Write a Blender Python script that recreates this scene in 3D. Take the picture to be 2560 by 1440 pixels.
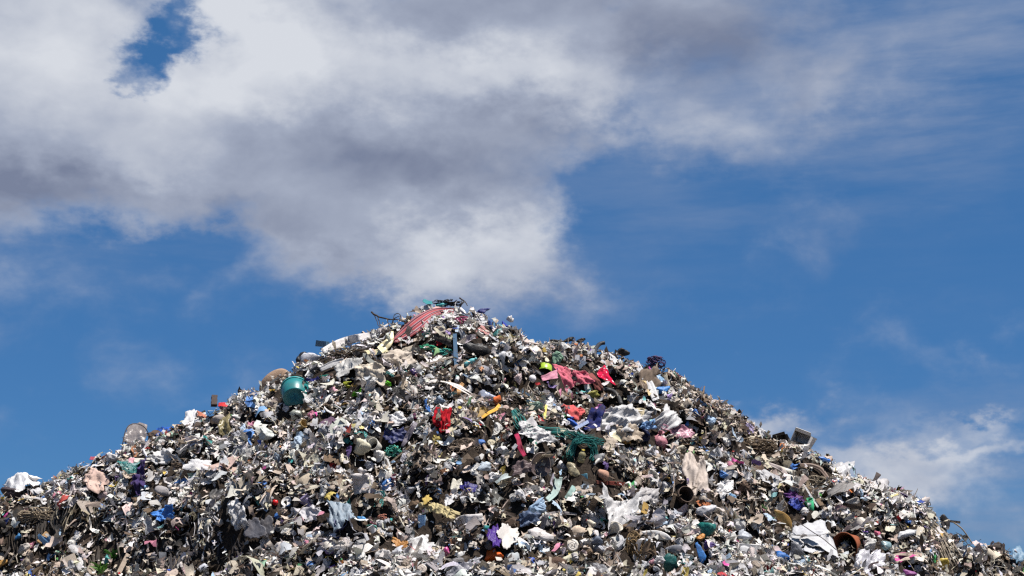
import bpy, bmesh, math, random
import numpy as np
from mathutils import Vector, Matrix, Euler, Quaternion

for o in list(bpy.data.objects):
    bpy.data.objects.remove(o)
SC = bpy.context.scene
COL = SC.collection
rng = np.random.default_rng(7)
random.seed(7)
R = math.radians

# ------------------------------------------------------------------ camera
CAM = Vector((0.0, 0.0, 1.6))
PITCH = R(12.5)
LENS = 50.0
FPX = 2560 * LENS / 36.0
cd = bpy.data.cameras.new('camera')
cd.lens = LENS
cd.sensor_width = 36.0
cd.clip_start = 0.1
cd.clip_end = 6000.0
cam = bpy.data.objects.new('camera', cd)
COL.objects.link(cam)
cam.location = CAM
cam.rotation_euler = (R(90) + PITCH, 0, 0)
SC.camera = cam

# ------------------------------------------------------------------ exposure
vs = SC.view_settings
vs.view_transform = 'Standard'
vs.look = 'None'
vs.exposure = 0.85
vs.gamma = 1.0
vs.use_curve_mapping = False
SC.render.film_transparent = False
SC.cycles.max_bounces = 6
SC.cycles.diffuse_bounces = 1
SC.cycles.glossy_bounces = 2
SC.cycles.transmission_bounces = 4
SC.cycles.transparent_max_bounces = 6
SC.cycles.use_denoising = False
SC.cycles.filter_width = 1.3

# ------------------------------------------------------------------ sun
SUN_EL, SUN_AZ = R(69), R(126)
SUN = Vector((math.cos(SUN_EL) * math.sin(SUN_AZ), math.cos(SUN_EL) * math.cos(SUN_AZ), math.sin(SUN_EL)))
sl = bpy.data.lights.new('sun', 'SUN')
sl.energy = 5.0
sl.angle = R(0.53)
sl.color = (1.0, 0.955, 0.895)
so = bpy.data.objects.new('sun', sl)
COL.objects.link(so)
so.rotation_euler = SUN.to_track_quat('Z', 'Y').to_euler()
so.location = (0, 0, 40)


def ray_dirs(u, v):
    """Directions (world) through photograph pixels (2560 x 1440)."""
    u = np.asarray(u, float)
    v = np.asarray(v, float)
    x = (u - 1280) / FPX
    z = (720 - v) / FPX
    c, s = math.cos(PITCH), math.sin(PITCH)
    d = np.stack([x, c - z * s, s + z * c], -1)
    return d / np.linalg.norm(d, axis=-1, keepdims=True)


def to_px(p):
    p = np.asarray(p, float) - np.array(CAM)
    c, s = math.cos(PITCH), math.sin(PITCH)
    f = p[..., 1] * c + p[..., 2] * s
    up = -p[..., 1] * s + p[..., 2] * c
    return 1280 + FPX * p[..., 0] / f, 720 - FPX * up / f


# ------------------------------------------------------------------ sky: a clear Nishita sky with procedural clouds
world = bpy.data.worlds.new('World')
SC.world = world
world.use_nodes = True
NT = world.node_tree
NT.nodes.clear()


def nd(t, **kw):
    n = NT.nodes.new(t)
    for k, val in kw.items():
        setattr(n, k, val)
    return n


def put(sock, val):
    if isinstance(val, bpy.types.NodeSocket):
        NT.links.new(val, sock)
    else:
        sock.default_value = val


def mth(op, a, b=0.0, c=0.0, clamp=False):
    n = nd('ShaderNodeMath', operation=op)
    n.use_clamp = clamp
    put(n.inputs[0], a)
    put(n.inputs[1], b)
    put(n.inputs[2], c)
    return n.outputs[0]


def vmth(op, a, b=(0, 0, 0), c=(0, 0, 0), out=0):
    n = nd('ShaderNodeVectorMath', operation=op)
    put(n.inputs[0], a)
    put(n.inputs[1], b)
    if op == 'MULTIPLY_ADD':
        put(n.inputs[2], c)
    return n.outputs[out]


def noise(vec, scale, detail, rough, lac=2.0, dist=0.0, color=False):
    n = nd('ShaderNodeTexNoise')
    put(n.inputs['Vector'], vec)
    n.inputs['Scale'].default_value = scale
    n.inputs['Detail'].default_value = detail
    n.inputs['Roughness'].default_value = rough
    n.inputs['Lacunarity'].default_value = lac
    n.inputs['Distortion'].default_value = dist
    return n.outputs['Color' if color else 'Fac']


def sstep(x, lo, hi):
    n = nd('ShaderNodeMapRange', interpolation_type='SMOOTHSTEP')
    put(n.inputs['Value'], x)
    n.inputs['From Min'].default_value = lo
    n.inputs['From Max'].default_value = hi
    return n.outputs[0]


def mixc(f, a, b):
    n = nd('ShaderNodeMix', data_type='RGBA')
    put(n.inputs[0], f)
    put(n.inputs[6], a)
    put(n.inputs[7], b)
    return n.outputs[2]


def deg_of(u, v):
    d = ray_dirs(u, v)
    return math.degrees(math.atan2(d[0], d[1])), math.degrees(math.asin(d[2]))


tc = nd('ShaderNodeTexCoord')
DIR = tc.outputs['Generated']
sep = nd('ShaderNodeSeparateXYZ')
put(sep.inputs[0], DIR)
AZ = mth('MULTIPLY', mth('ARCTAN2', sep.outputs[0], sep.outputs[1]), 180 / math.pi)
EL = mth('MULTIPLY', mth('ARCSINE', sep.outputs[2]), 180 / math.pi)
comb = nd('ShaderNodeCombineXYZ')
put(comb.inputs[0], AZ)
put(comb.inputs[1], EL)
AE = comb.outputs[0]
# stretched direction: clouds wider than tall; warped so that no outline stays smooth
P0 = vmth('MULTIPLY', DIR, (1.0, 1.0, 1.55))
W1 = vmth('SUBTRACT', noise(P0, 5.0, 3.0, 0.5, color=True), (0.5, 0.5, 0.5))
W2 = vmth('SUBTRACT', noise(P0, 16.0, 4.0, 0.55, color=True), (0.5, 0.5, 0.5))
AEW = vmth('MULTIPLY_ADD', W1, (5.5, 4.5, 0.0), AE)
AEW = vmth('MULTIPLY_ADD', W2, (4.0, 3.4, 0.0), AEW)
W3 = vmth('SUBTRACT', noise(P0, 46.0, 5.0, 0.6, color=True), (0.5, 0.5, 0.5))
AEW = vmth('MULTIPLY_ADD', W3, (2.6, 2.2, 0.0), AEW)
PW = vmth('MULTIPLY_ADD', W1, (0.06, 0.06, 0.06), P0)
PW = vmth('MULTIPLY_ADD', W2, (0.022, 0.022, 0.022), PW)
N1 = noise(PW, 8.0, 9.0, 0.52, 2.1)
N2 = noise(vmth('ADD', PW, (-0.006, 0.0, 0.034)), 8.0, 5.0, 0.5, 2.1)
NL = noise(PW, 4.0, 4.0, 0.5)
NH = noise(PW, 26.0, 7.0, 0.58)

S1 = noise(PW, 6.5, 4.0, 0.45)
S2 = noise(vmth('ADD', PW, (-0.02, 0.0, 0.05)), 6.5, 4.0, 0.45)



def blob(u, v, ru, rv, amp, rot=0.0, coord=None):
    """A soft ellipse of cloud cover around the direction of one point of the sky; radii in pixels (62 to a degree)."""
    a, e = deg_of(u, v)
    d = vmth('SUBTRACT', coord, (a, e, 0.0))
    if rot:
        n = nd('ShaderNodeVectorRotate', rotation_type='Z_AXIS')
        put(n.inputs['Vector'], d)
        n.inputs['Angle'].default_value = R(rot)
        d = n.outputs[0]
    d = vmth('MULTIPLY', d, (62.0 / ru, 62.0 / rv, 0.0))
    q = vmth('DOT_PRODUCT', d, d, out=1)
    return mth('MULTIPLY', mth('EXPONENT', mth('MULTIPLY', q, -1.0)), amp)


def total(items):
    s = items[0]
    for i in items[1:]:
        s = mth('ADD', s, i)
    return s


# cumulus cover
COVER = [
    (60, 240, 330, 260, 1.05, 0), (-200, 320, 300, 260, 1.0, 0), (520, 350, 330, 190, 1.05, -8), (760, 130, 290, 200, 1.0, 0), (640, -60, 220, 120, 0.8, 0), (120, -40, 240, 120, .8, 0),
    (1000, 420, 320, 230, 1.1, 0), (1200, 180, 320, 230, 1.0, 0), (1480, 190, 230, 170, 0.85, 12), (1480, 0, 420, 130, 0.75, 0),
    (1120, 650, 280, 120, 1.05, 6), (820, 600, 230, 80, 0.6, -10), (1330, 560, 140, 150, 0.42, 0), (1800, 310, 200, 100, 0.4, 20), (1860, 90, 300, 160, 0.52, 0), (2080, 200, 150, 90, .45, 0),
    (320, 420, 200, 120, 0.5, 0), (1400, 440, 120, 120, 0.3, 0), (2270, 1165, 180, 66, .9, 0), (1935, 1000, 150, 44, 0.85, -6), (2400, 1025, 130, 26, 0.55, 0),
    (2440, 1085, 260, 36, 0.65, 0), (2420, 1250, 260, 80, 0.4, 0), (2050, 1090, 120, 40, .3, 0), (2470, 900, 120, 40, .22, 0),
]
GAPS = [(400, 112, 112, 46, 0.95, -32), (250, 195, 70, 24, 0.6, -20), (485, 20, 50, 45, 0.5, 0), (420, 650, 260, 45, 0.5, -4), (1640, 560, 170, 120, 0.45, 0), (2300, 420, 260, 120, 0.3, 0)]
cov = total([blob(u, v, a, b, k, r, AEW) for u, v, a, b, k, r in COVER])
gap = total([blob(u, v, a, b, k, r, AEW) for u, v, a, b, k, r in GAPS])
# elsewhere in the sky the same kind of broken cumulus goes on
vd = ray_dirs(1280, 600)
away = sstep(vmth('DOT_PRODUCT', DIR, tuple(vd), out=1), 0.90, 0.72)
elsewhere = mth('MULTIPLY', away, mth('MULTIPLY', sstep(NL, 0.5, 0.62), 0.9))
COVR = mth('SUBTRACT', mth('ADD', mth('MINIMUM', cov, 1.35), elsewhere), gap)
DENS = mth('ADD', COVR, mth('MULTIPLY', mth('SUBTRACT', N1, 0.5), 1.5))
DENS = mth('ADD', DENS, mth('MULTIPLY', mth('SUBTRACT', NH, 0.5), 0.45))
ALPHA = sstep(DENS, 0.0, 1.05)
# thin veil of cirrus, drawn out sideways
PS = vmth('MULTIPLY', DIR, (1.0, 1.0, 6.0))
NS = noise(PS, 6.0, 7.0, 0.58)
veil_w = total([blob(u, v, a, b, k, r, AEW) for u, v, a, b, k, r in [(2250, 130, 600, 260, 1.35, 0), (1700, 330, 260, 120, .5, 0), (2000, 520, 600, 80, 0.34, 0), (1900, 720, 600, 50, .2, 0), (1950, 1000, 900, 60, 0.16, 0), (250, 620, 460, 90, 0.5, 0), (2450, 1280, 460, 260, 0.95, 0), (1350, 640, 360, 230, 0.25, 0)]])
veil_w = mth('ADD', veil_w, mth('MULTIPLY', away, 0.25))
VEIL = mth('MULTIPLY', sstep(NS, 0.28, 0.80), veil_w, clamp=True)
# brightness inside the cloud: lit billows and grey, thick hearts
LITE = [(120, 110, 260, 170, 0.34, 0), (740, 140, 280, 120, 0.40, 0), (1300, 190, 330, 110, 0.42, 0), (340, 400, 150, 90, 0.30, 0), (1180, 650, 260, 80, 0.42, 0), (1600, 230, 160, 80, 0.08, 0), (600, 60, 200, 90, 0.2, 0), (2300, 1130, 320, 120, 0.3, 0), (1940, 1000, 170, 60, 0.25, 0), (560, 240, 200, 70, .2, 0)]
DARK = [(70, 470, 240, 90, 0.34, 0), (740, 420, 360, 130, 0.17, 0), (1080, 470, 340, 120, 0.32, 0), (760, 610, 220, 70, 0.28, 0), (1760, 80, 340, 150, 0.36, 0), (1380, 330, 230, 60, 0.2, 0), (480, 540, 300, 60, 0.16, 0), (1150, 40, 180, 80, .2, 0)]
lite = total([blob(u, v, a, b, k, r, AEW) for u, v, a, b, k, r in LITE])
dark = total([blob(u, v, a, b, k, r, AEW) for u, v, a, b, k, r in DARK])
LUM = mth('ADD', mth('SUBTRACT', lite, mth('MULTIPLY', dark, 1.2)), mth('MULTIPLY', mth('SUBTRACT', N1, N2), 0.8))
LUM = mth('ADD', LUM, mth('MULTIPLY', mth('SUBTRACT', NH, 0.5), 0.20))
LUM = mth('ADD', LUM, mth('MULTIPLY', mth('SUBTRACT', S1, S2), 1.0))
LUM = mth('ADD', LUM, 0.55, clamp=True)
cr = nd('ShaderNodeValToRGB')
put(cr.inputs[0], LUM)
e = cr.color_ramp.elements
e[0].position, e[0].color = 0.0, (0.108, 0.126, 0.182, 1)
e[1].position, e[1].color = 1.0, (0.385, 0.40, 0.43, 1)
m_ = cr.color_ramp.elements.new(0.5)
m_.color = (0.210, 0.234, 0.294, 1)
sky = nd('ShaderNodeTexSky', sky_type='NISHITA')
sky.sun_disc = False
sky.sun_elevation = SUN_EL
sky.sun_rotation = SUN_AZ
sky.altitude = 1500
sky.air_density = 1.0
sky.dust_density = 0.0
sky.ozone_density = 3.0
SKY_S = 0.047
tint = nd('ShaderNodeMix', data_type='RGBA', blend_type='MULTIPLY')
tint.inputs[0].default_value = 1.0
put(tint.inputs[6], sky.outputs[0])
tint.inputs[7].default_value = (0.40 * SKY_S, 0.66 * SKY_S, 0.98 * SKY_S, 1)
clear = mixc(0.6, tint.outputs[2], (0.028, 0.102, 0.236, 1))
sky1 = mixc(mth('MULTIPLY', VEIL, 0.85), clear, (0.135, 0.175, 0.262, 1))
sky2 = mixc(mth('MULTIPLY', ALPHA, 0.97), sky1, cr.outputs[0])
bg = nd('ShaderNodeBackground')
put(bg.inputs['Color'], sky2)
bg.inputs['Strength'].default_value = 1.0
wo = nd('ShaderNodeOutputWorld')
NT.links.new(bg.outputs[0], wo.inputs[0])
world.cycles.sampling_method = 'MANUAL'
world.cycles.sample_map_resolution = 512

# ------------------------------------------------------------------ the mound as a height field
_tab = np.random.default_rng(11).random((256, 256))


def vnoise(x, y, seed=0):
    x = np.asarray(x, float) + seed * 17.31
    y = np.asarray(y, float) + seed * 9.73
    xi = np.floor(x).astype(int)
    yi = np.floor(y).astype(int)
    fx = x - xi
    fy = y - yi
    fx = fx * fx * (3 - 2 * fx)
    fy = fy * fy * (3 - 2 * fy)
    a = _tab[xi & 255, yi & 255]
    b = _tab[(xi + 1) & 255, yi & 255]
    c = _tab[xi & 255, (yi + 1) & 255]
    d = _tab[(xi + 1) & 255, (yi + 1) & 255]
    return (a + (b - a) * fx) * (1 - fy) + (c + (d - c) * fx) * fy


def fbm(x, y, seed=0, octaves=4, gain=0.5):
    s, a, t = 0.0, 1.0, 0.0
    for i in range(octaves):
        s = s + a * (vnoise(x * 2 ** i, y * 2 ** i, seed + i * 3) - 0.5)
        t += a
        a *= gain
    return s / t * 2


def sm(lo, hi, x):
    t = np.clip((x - lo) / (hi - lo), 0, 1)
    return t * t * (3 - 2 * t)


# skyline of the heap as seen from the camera (2560 x 1440)
SKYLINE = [(-900, 1560), (-500, 1420), (-200, 1300), (0, 1252), (20, 1222), (60, 1205), (130, 1212), (165, 1188), (230, 1152), (300, 1118), (430, 1072), (500, 1037), (560, 1016), (600, 988), (650, 972), (700, 942),
           (750, 912), (800, 872), (850, 857), (900, 838), (940, 822), (1000, 806), (1040, 778), (1080, 764), (1150, 764), (1200, 781), (1250, 801), (1290, 827), (1320, 851), (1400, 858), (1470, 861), (1540, 887),
           (1600, 912), (1660, 914), (1700, 942), (1720, 971), (1760, 992), (1810, 1012), (1850, 1046), (1900, 1072), (1950, 1098), (2000, 1110), (2030, 1122), (2080, 1152), (2130, 1182), (2180, 1202), (2230, 1222), (2280, 1242),
           (2310, 1267), (2340, 1297), (2380, 1322), (2400, 1338), (2450, 1352), (2500, 1362), (2560, 1382), (2900, 1500), (3400, 1640)]
XPEAK = -0.85


def ridge_y(x):
    return 18.0 + 0.10 * np.abs(x - XPEAK)


_su = np.array([p[0] for p in SKYLINE], float)
_sv = np.array([p[1] for p in SKYLINE], float) + 22
_sd = ray_dirs(_su, _sv)
_k = 18.0 / _sd[:, 1]
for _i in range(6):
    _x = CAM.x + _sd[:, 0] * _k
    _k = ridge_y(_x) / _sd[:, 1]
RX = CAM.x + _sd[:, 0] * _k
RZ = CAM.z + _sd[:, 2] * _k


def height_fn(x, y):
    d = ridge_y(x) - y
    blur = np.clip(np.abs(d) * 0.35, 0.0, 1.4)
    zr = (np.interp(x, RX, RZ) * 2 + np.interp(x - blur, RX, RZ) + np.interp(x + blur, RX, RZ) + np.interp(x - blur * .5, RX, RZ) + np.interp(x + blur * .5, RX, RZ)) / 6
    front = 0.64 * (np.sqrt(np.maximum(d, 0) ** 2 + 0.20) - math.sqrt(0.20))
    back = 0.55 * (np.sqrt(np.minimum(d, 0) ** 2 + 0.25) - 0.5)
    z = zr - np.where(d > 0, front, back)
    w = sm(0.4, 1.6, np.abs(d))
    z = z + w * (0.30 * fbm(x / 1.9, y / 1.9, 1, 3) + 0.16 * fbm(x / 0.62, y / 0.62, 4, 3))
    z = z + (0.35 + 0.65 * w) * 0.07 * fbm(x / 0.22, y / 0.22, 9, 2)
    # clods and dragged folds of compacted refuse: rounded lumps with sharp dark creases between them
    z = z + (0.10 + 0.90 * w) * (0.62 * np.abs(fbm(x / 0.55 + .3 * fbm(x / 1.1, y / 1.1, 51, 2), y / 0.48, 41, 2)) + 0.30 * np.abs(fbm(x / 0.26, y / 0.22, 45, 2)) - 0.20)
    # benches and slips: flatter shelves above steeper faces
    ph = (z + 0.55 * fbm(x / 1.6, y / 2.4, 14, 2)) / 0.78
    z = z + w * 0.085 * np.sin(2 * math.pi * ph)
    # cut face low on the left, and the broken edge low on the right
    cut = 0.85 + 0.45 * fbm(x / 0.9, y * 0, 21, 2) + 0.10 * (x + 6.5)
    z = z - 0.8 * sm(0.0, 0.42, d - cut) * sm(-3.6, -4.7, x)
    cut2 = 5.35 + 0.25 * fbm(y / 0.8, y * 0, 23, 2)
    z = z - 0.40 * sm(0.0, 0.35, x - cut2) * sm(-0.1, 0.25, d)
    # hollows
    for hx, hy, hr, hd in HOLLOWS:
        q = ((x - hx) ** 2 + ((y - hy) * 1.0) ** 2) / hr ** 2
        z = z - hd * np.exp(-q * q)
    return np.maximum(z, -0.3)


HOLLOWS = []
GX0, GX1, GY0, GY1, GS = -16.0, 16.0, 6.0, 28.0, 0.06
gx = np.arange(GX0, GX1 + GS / 2, GS)
gy = np.arange(GY0, GY1 + GS / 2, GS)


def bake():
    global HG
    X, Y = np.meshgrid(gx, gy, indexing='ij')
    HG = height_fn(X, Y)


def hz(x, y):
    fx = np.clip((np.asarray(x, float) - GX0) / GS, 0, len(gx) - 1.001)
    fy = np.clip((np.asarray(y, float) - GY0) / GS, 0, len(gy) - 1.001)
    i = fx.astype(int)
    j = fy.astype(int)
    a = fx - i
    b = fy - j
    return (HG[i, j] * (1 - a) + HG[i + 1, j] * a) * (1 - b) + (HG[i, j + 1] * (1 - a) + HG[i + 1, j + 1] * a) * b


def hn(x, y, e=0.12):
    dx = (hz(x + e, y) - hz(x - e, y)) / (2 * e)
    dy = (hz(x, y + e) - hz(x, y - e)) / (2 * e)
    n = np.stack([-dx, -dy, np.ones_like(dx)], -1)
    return n / np.linalg.norm(n, axis=-1, keepdims=True)


def cast(u, v, lift=0.06):
    """Where the sight line through a photograph pixel meets the heap; beyond the skyline, the point over the ridge."""
    d = ray_dirs(np.asarray(u, float).ravel(), np.asarray(v, float).ravel())
    n = len(d)
    t = np.full(n, 7.0)
    hit = np.full(n, np.nan)
    prev = None
    for s in np.arange(9.0, 23.0, 0.04):
        p = np.array(CAM) + d * s
        g = p[:, 2] - hz(p[:, 0], p[:, 1]) - lift
        new = np.isnan(hit) & (g < 0)
        hit[new] = s
    miss = np.isnan(hit)
    x = CAM.x + d[:, 0] / d[:, 1] * 18.2
    hit[miss] = (ridge_y(x) / d[:, 1])[miss]
    p = np.array(CAM) + d * hit[:, None]
    return p


bake()
for hu, hv, hr, hd in [(1000, 1205, .34, .30), (760, 1265, .30, .28), (1250, 1215, .30, .2), (1860, 1230, .30, .3), (1700, 1250, .2, .2), (1420, 985, .22, .14), (1550, 980, .25, .16), (1210, 1080, .25, .15), (730, 1030, .3, .2),
                       (640, 1130, .3, .2), (420, 1340, .35, .3), (560, 1390, .35, .3), (760, 1400, .3, .3), (1440, 1250, .28, .25), (1190, 875, .2, .14), (2110, 1280, .25, .2), (2250, 1350, .3, .2), (960, 1150, .3, .18), (1630, 1240, .2, .2), (1090, 1200, .3, .25), (1560, 1150, .25, .18), (2020, 1200, .25, .16)]:
    p_ = cast([hu], [hv], 0.0)[0]
    HOLLOWS.append((p_[0], p_[1], hr * 1.25, hd * 1.8))
bake()


# ------------------------------------------------------------------ materials
def new_mat(name):
    m = bpy.data.materials.new(name)
    m.use_nodes = True
    m.node_tree.nodes.clear()
    return m


class MT:
    def __init__(s, m):
        s.t = m.node_tree

    def n(s, typ, **kw):
        x = s.t.nodes.new(typ)
        for k, val in kw.items():
            setattr(x, k, val)
        return x

    def put(s, sock, val):
        if isinstance(val, bpy.types.NodeSocket):
            s.t.links.new(val, sock)
        else:
            sock.default_value = val

    def mix(s, f, a, b, blend='MIX'):
        x = s.n('ShaderNodeMix', data_type='RGBA', blend_type=blend)
        s.put(x.inputs[0], f)
        s.put(x.inputs[6], a)
        s.put(x.inputs[7], b)
        return x.outputs[2]

    def noise(s, vec, scale, detail=4, rough=0.55):
        x = s.n('ShaderNodeTexNoise')
        if vec is not None:
            s.put(x.inputs['Vector'], vec)
        x.inputs['Scale'].default_value = scale
        x.inputs['Detail'].default_value = detail
        x.inputs['Roughness'].default_value = rough
        return x.outputs['Fac']

    def rng(s, v, a, b, c=0.0, d=1.0):
        x = s.n('ShaderNodeMapRange')
        s.put(x.inputs['Value'], v)
        x.inputs['From Min'].default_value = a
        x.inputs['From Max'].default_value = b
        x.inputs['To Min'].default_value = c
        x.inputs['To Max'].default_value = d
        return x.outputs[0]


def make_mat(name, source='object', rough=0.6, spec=0.4, trans=0.0, dirt=0.45, dirt_col=(0.10, 0.075, 0.055, 1), bump=0.3, bscale=40.0, fine=140.0, metal=0.0, pattern=None, alpha=None):
    """source 'object' takes the object's own colour, 'vertex' the colour of each scrap."""
    m = new_mat(name)
    k = MT(m)
    if source == 'object':
        oi = k.n('ShaderNodeObjectInfo')
        base = oi.outputs['Color']
        tcn = k.n('ShaderNodeTexCoord')
        vec = tcn.outputs['Object']
        shift = k.n('ShaderNodeVectorMath', operation='ADD')
        k.put(shift.inputs[0], vec)
        rnd = k.n('ShaderNodeMath', operation='MULTIPLY')
        k.put(rnd.inputs[0], oi.outputs['Random'])
        rnd.inputs[1].default_value = 37.0
        k.put(shift.inputs[1], rnd.outputs[0])
        vec = shift.outputs[0]
    else:
        at = k.n('ShaderNodeAttribute', attribute_name='tone')
        base = at.outputs['Color']
        ge = k.n('ShaderNodeNewGeometry')
        vec = ge.outputs['Position']
    if pattern is not None:
        uv = k.n('ShaderNodeUVMap', uv_map='sheet')
        base = pattern(k, base, uv.outputs[0])
    if dirt:
        d1 = k.rng(k.noise(vec, 9.0, 5, 0.65), 0.48, 0.72)
        dm = k.n('ShaderNodeMath', operation='MULTIPLY')
        k.put(dm.inputs[0], d1)
        dm.inputs[1].default_value = dirt
        base = k.mix(dm.outputs[0], base, dirt_col)
        d2 = k.rng(k.noise(vec, fine, 3, 0.6), 0.3, 0.75, 0.74, 1.10)
        base = k.mix(1.0, base, d2, 'MULTIPLY')
    p = k.n('ShaderNodeBsdfPrincipled')
    k.put(p.inputs['Base Color'], base)
    p.inputs['Roughness'].default_value = rough
    p.inputs['Specular IOR Level'].default_value = spec
    p.inputs['Metallic'].default_value = metal
    if bump:
        b = k.n('ShaderNodeBump')
        b.inputs['Strength'].default_value = bump
        b.inputs['Distance'].default_value = 0.012
        k.put(b.inputs['Height'], k.noise(vec, bscale, 4, 0.6))
        k.put(p.inputs['Normal'], b.outputs[0])
    out = p.outputs[0]
    if trans:
        t = k.n('ShaderNodeBsdfTranslucent')
        k.put(t.inputs['Color'], base)
        ms = k.n('ShaderNodeMixShader')
        ms.inputs[0].default_value = trans
        k.t.links.new(out, ms.inputs[1])
        k.t.links.new(t.outputs[0], ms.inputs[2])
        out = ms.outputs[0]
    if alpha:
        tr = k.n('ShaderNodeBsdfTransparent')
        ms = k.n('ShaderNodeMixShader')
        ms.inputs[0].default_value = alpha
        k.t.links.new(tr.outputs[0], ms.inputs[1])
        k.t.links.new(out, ms.inputs[2])
        out = ms.outputs[0]
    o = k.n('ShaderNodeOutputMaterial')
    k.t.links.new(out, o.inputs[0])
    return m


def pat_stripes(k, base, uv):
    s = k.n('ShaderNodeSeparateXYZ')
    k.put(s.inputs[0], uv)
    w = k.n('ShaderNodeMath', operation='MULTIPLY')
    k.put(w.inputs[0], s.outputs[1])
    w.inputs[1].default_value = 3.0
    f = k.n('ShaderNodeMath', operation='FRACT')
    k.put(f.inputs[0], w.outputs[0])
    r = k.n('ShaderNodeValToRGB')
    r.color_ramp.interpolation = 'CONSTANT'
    el = r.color_ramp.elements
    el[0].color = (0.30, 0.05, 0.06, 1)
    el[1].position = 0.34
    el[1].color = (0.42, 0.30, 0.30, 1)
    for pos, c in [(0.44, (0.28, 0.04, 0.05, 1)), (0.62, (0.035, 0.035, 0.09, 1)), (0.74, (0.46, 0.38, 0.38, 1)), (0.82, (0.32, 0.11, 0.12, 1))]:
        q = el.new(pos)
        q.color = c
    k.put(r.inputs[0], f.outputs[0])
    return r.outputs[0]


def pat_dots(k, base, uv):
    v = k.n('ShaderNodeTexVoronoi')
    k.put(v.inputs['Vector'], uv)
    v.inputs['Scale'].default_value = 6.0
    v.inputs['Randomness'].default_value = 0.75
    f = k.rng(v.outputs['Distance'], 0.24, 0.30, 1.0, 0.0)
    return k.mix(f, base, (0.82, 0.78, 0.78, 1))


M_SCRAP_FILM = make_mat('scrap_film', 'vertex', rough=0.6, spec=0.12, trans=0.12, dirt=0.5, dirt_col=(0.16, 0.125, 0.10, 1), bump=0.35, bscale=55)
M_SCRAP_DULL = make_mat('scrap_dull', 'vertex', rough=0.9, spec=0.08, dirt=0.5, bump=0.5, bscale=70)
M_FILM = make_mat('plastic_film', rough=0.45, spec=0.28, trans=0.15, dirt=0.28, bump=0.5, bscale=45)
M_CLEAR = make_mat('clear_film', rough=0.25, spec=0.6, trans=0.25, dirt=0.2, bump=0.5, bscale=45, alpha=0.72)
M_CLOTH = make_mat('cloth', rough=0.92, spec=0.12, dirt=0.55, bump=0.25, bscale=60, fine=260)
M_STRIPE = make_mat('striped_cloth', rough=0.92, spec=0.12, dirt=0.22, bump=0.2, bscale=60, fine=260, pattern=pat_stripes)
M_DOTS = make_mat('dotted_cloth', rough=0.92, spec=0.12, dirt=0.15, bump=0.2, bscale=60, fine=260, pattern=pat_dots)
M_HARD = make_mat('hard_plastic', rough=0.38, spec=0.45, dirt=0.32, bump=0.06, bscale=20)
M_FOAM = make_mat('foam', rough=0.85, spec=0.2, dirt=0.35, bump=0.4, bscale=120)
M_CARD = make_mat('cardboard', rough=0.9, spec=0.1, dirt=0.5, bump=0.3, bscale=50)
M_WOOD = make_mat('dry_wood', rough=0.85, spec=0.15, dirt=0.6, bump=0.7, bscale=90)
M_RUBBER = make_mat('rubber', rough=0.6, spec=0.35, dirt=0.4, dirt_col=(0.16, 0.13, 0.11, 1), bump=0.25, bscale=60)
M_CLAY = make_mat('fired_clay', rough=0.85, spec=0.2, dirt=0.35, bump=0.25, bscale=70)
M_SHELL = make_mat('spiral_shell', rough=0.5, spec=0.4, dirt=0.3, bump=0.3, bscale=60)
M_LEAF = make_mat('green_leaf', rough=0.6, spec=0.3, trans=0.3, dirt=0.2, bump=0.1)
M_NET = make_mat('net_twine', rough=0.7, spec=0.3, trans=0.15, dirt=0.2, bump=0)


def mat_soil(name, a, b, sc):
    m = new_mat(name)
    k = MT(m)
    ge = k.n('ShaderNodeNewGeometry')
    f = k.rng(k.noise(ge.outputs['Position'], sc, 8, 0.65), 0.35, 0.7)
    c = k.mix(f, a, b)
    g = k.rng(k.noise(ge.outputs['Position'], sc * 7, 4, 0.6), 0.35, 0.7, 0.6, 1.3)
    c = k.mix(1.0, c, g, 'MULTIPLY')
    p = k.n('ShaderNodeBsdfPrincipled')
    k.put(p.inputs['Base Color'], c)
    p.inputs['Roughness'].default_value = 0.95
    p.inputs['Specular IOR Level'].default_value = 0.1
    bp = k.n('ShaderNodeBump')
    bp.inputs['Strength'].default_value = 0.8
    bp.inputs['Distance'].default_value = 0.04
    k.put(bp.inputs['Height'], k.noise(ge.outputs['Position'], sc * 3, 8, 0.65))
    k.put(p.inputs['Normal'], bp.outputs[0])
    o = k.n('ShaderNodeOutputMaterial')
    k.t.links.new(p.outputs[0], o.inputs[0])
    return m


M_MOUND = mat_soil('rotted_refuse_soil', (0.016, 0.012, 0.010, 1), (0.045, 0.034, 0.026, 1), 6.0)
M_GROUND = mat_soil('trodden_dirt', (0.045, 0.036, 0.028, 1), (0.10, 0.08, 0.062, 1), 0.8)


# ------------------------------------------------------------------ mesh helpers
def raw_mesh(name, V, F, smooth=False, mat=None):
    me = bpy.data.meshes.new(name)
    me.from_pydata([tuple(v) for v in V], [], [tuple(f) for f in F])
    if smooth:
        me.polygons.foreach_set('use_smooth', np.ones(len(me.polygons), bool))
    if mat:
        me.materials.append(mat)
    me.update()
    return me


def big_mesh(name, V, Q, mat, tone=None, smooth=False):
    """V (n,3), Q (m,4) quads."""
    me = bpy.data.meshes.new(name)
    me.vertices.add(len(V))
    me.vertices.foreach_set('co', np.asarray(V, np.float32).ravel())
    me.loops.add(len(Q) * 4)
    me.loops.foreach_set('vertex_index', np.asarray(Q, np.int32).ravel())
    me.polygons.add(len(Q))
    me.polygons.foreach_set('loop_start', np.arange(0, len(Q) * 4, 4, dtype=np.int32))
    me.polygons.foreach_set('use_smooth', np.full(len(Q), smooth))
    me.update(calc_edges=True)
    if tone is not None:
        a = me.color_attributes.new('tone', 'FLOAT_COLOR', 'POINT')
        a.data.foreach_set('color', np.asarray(tone, np.float32).ravel())
    me.materials.append(mat)
    return me


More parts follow.
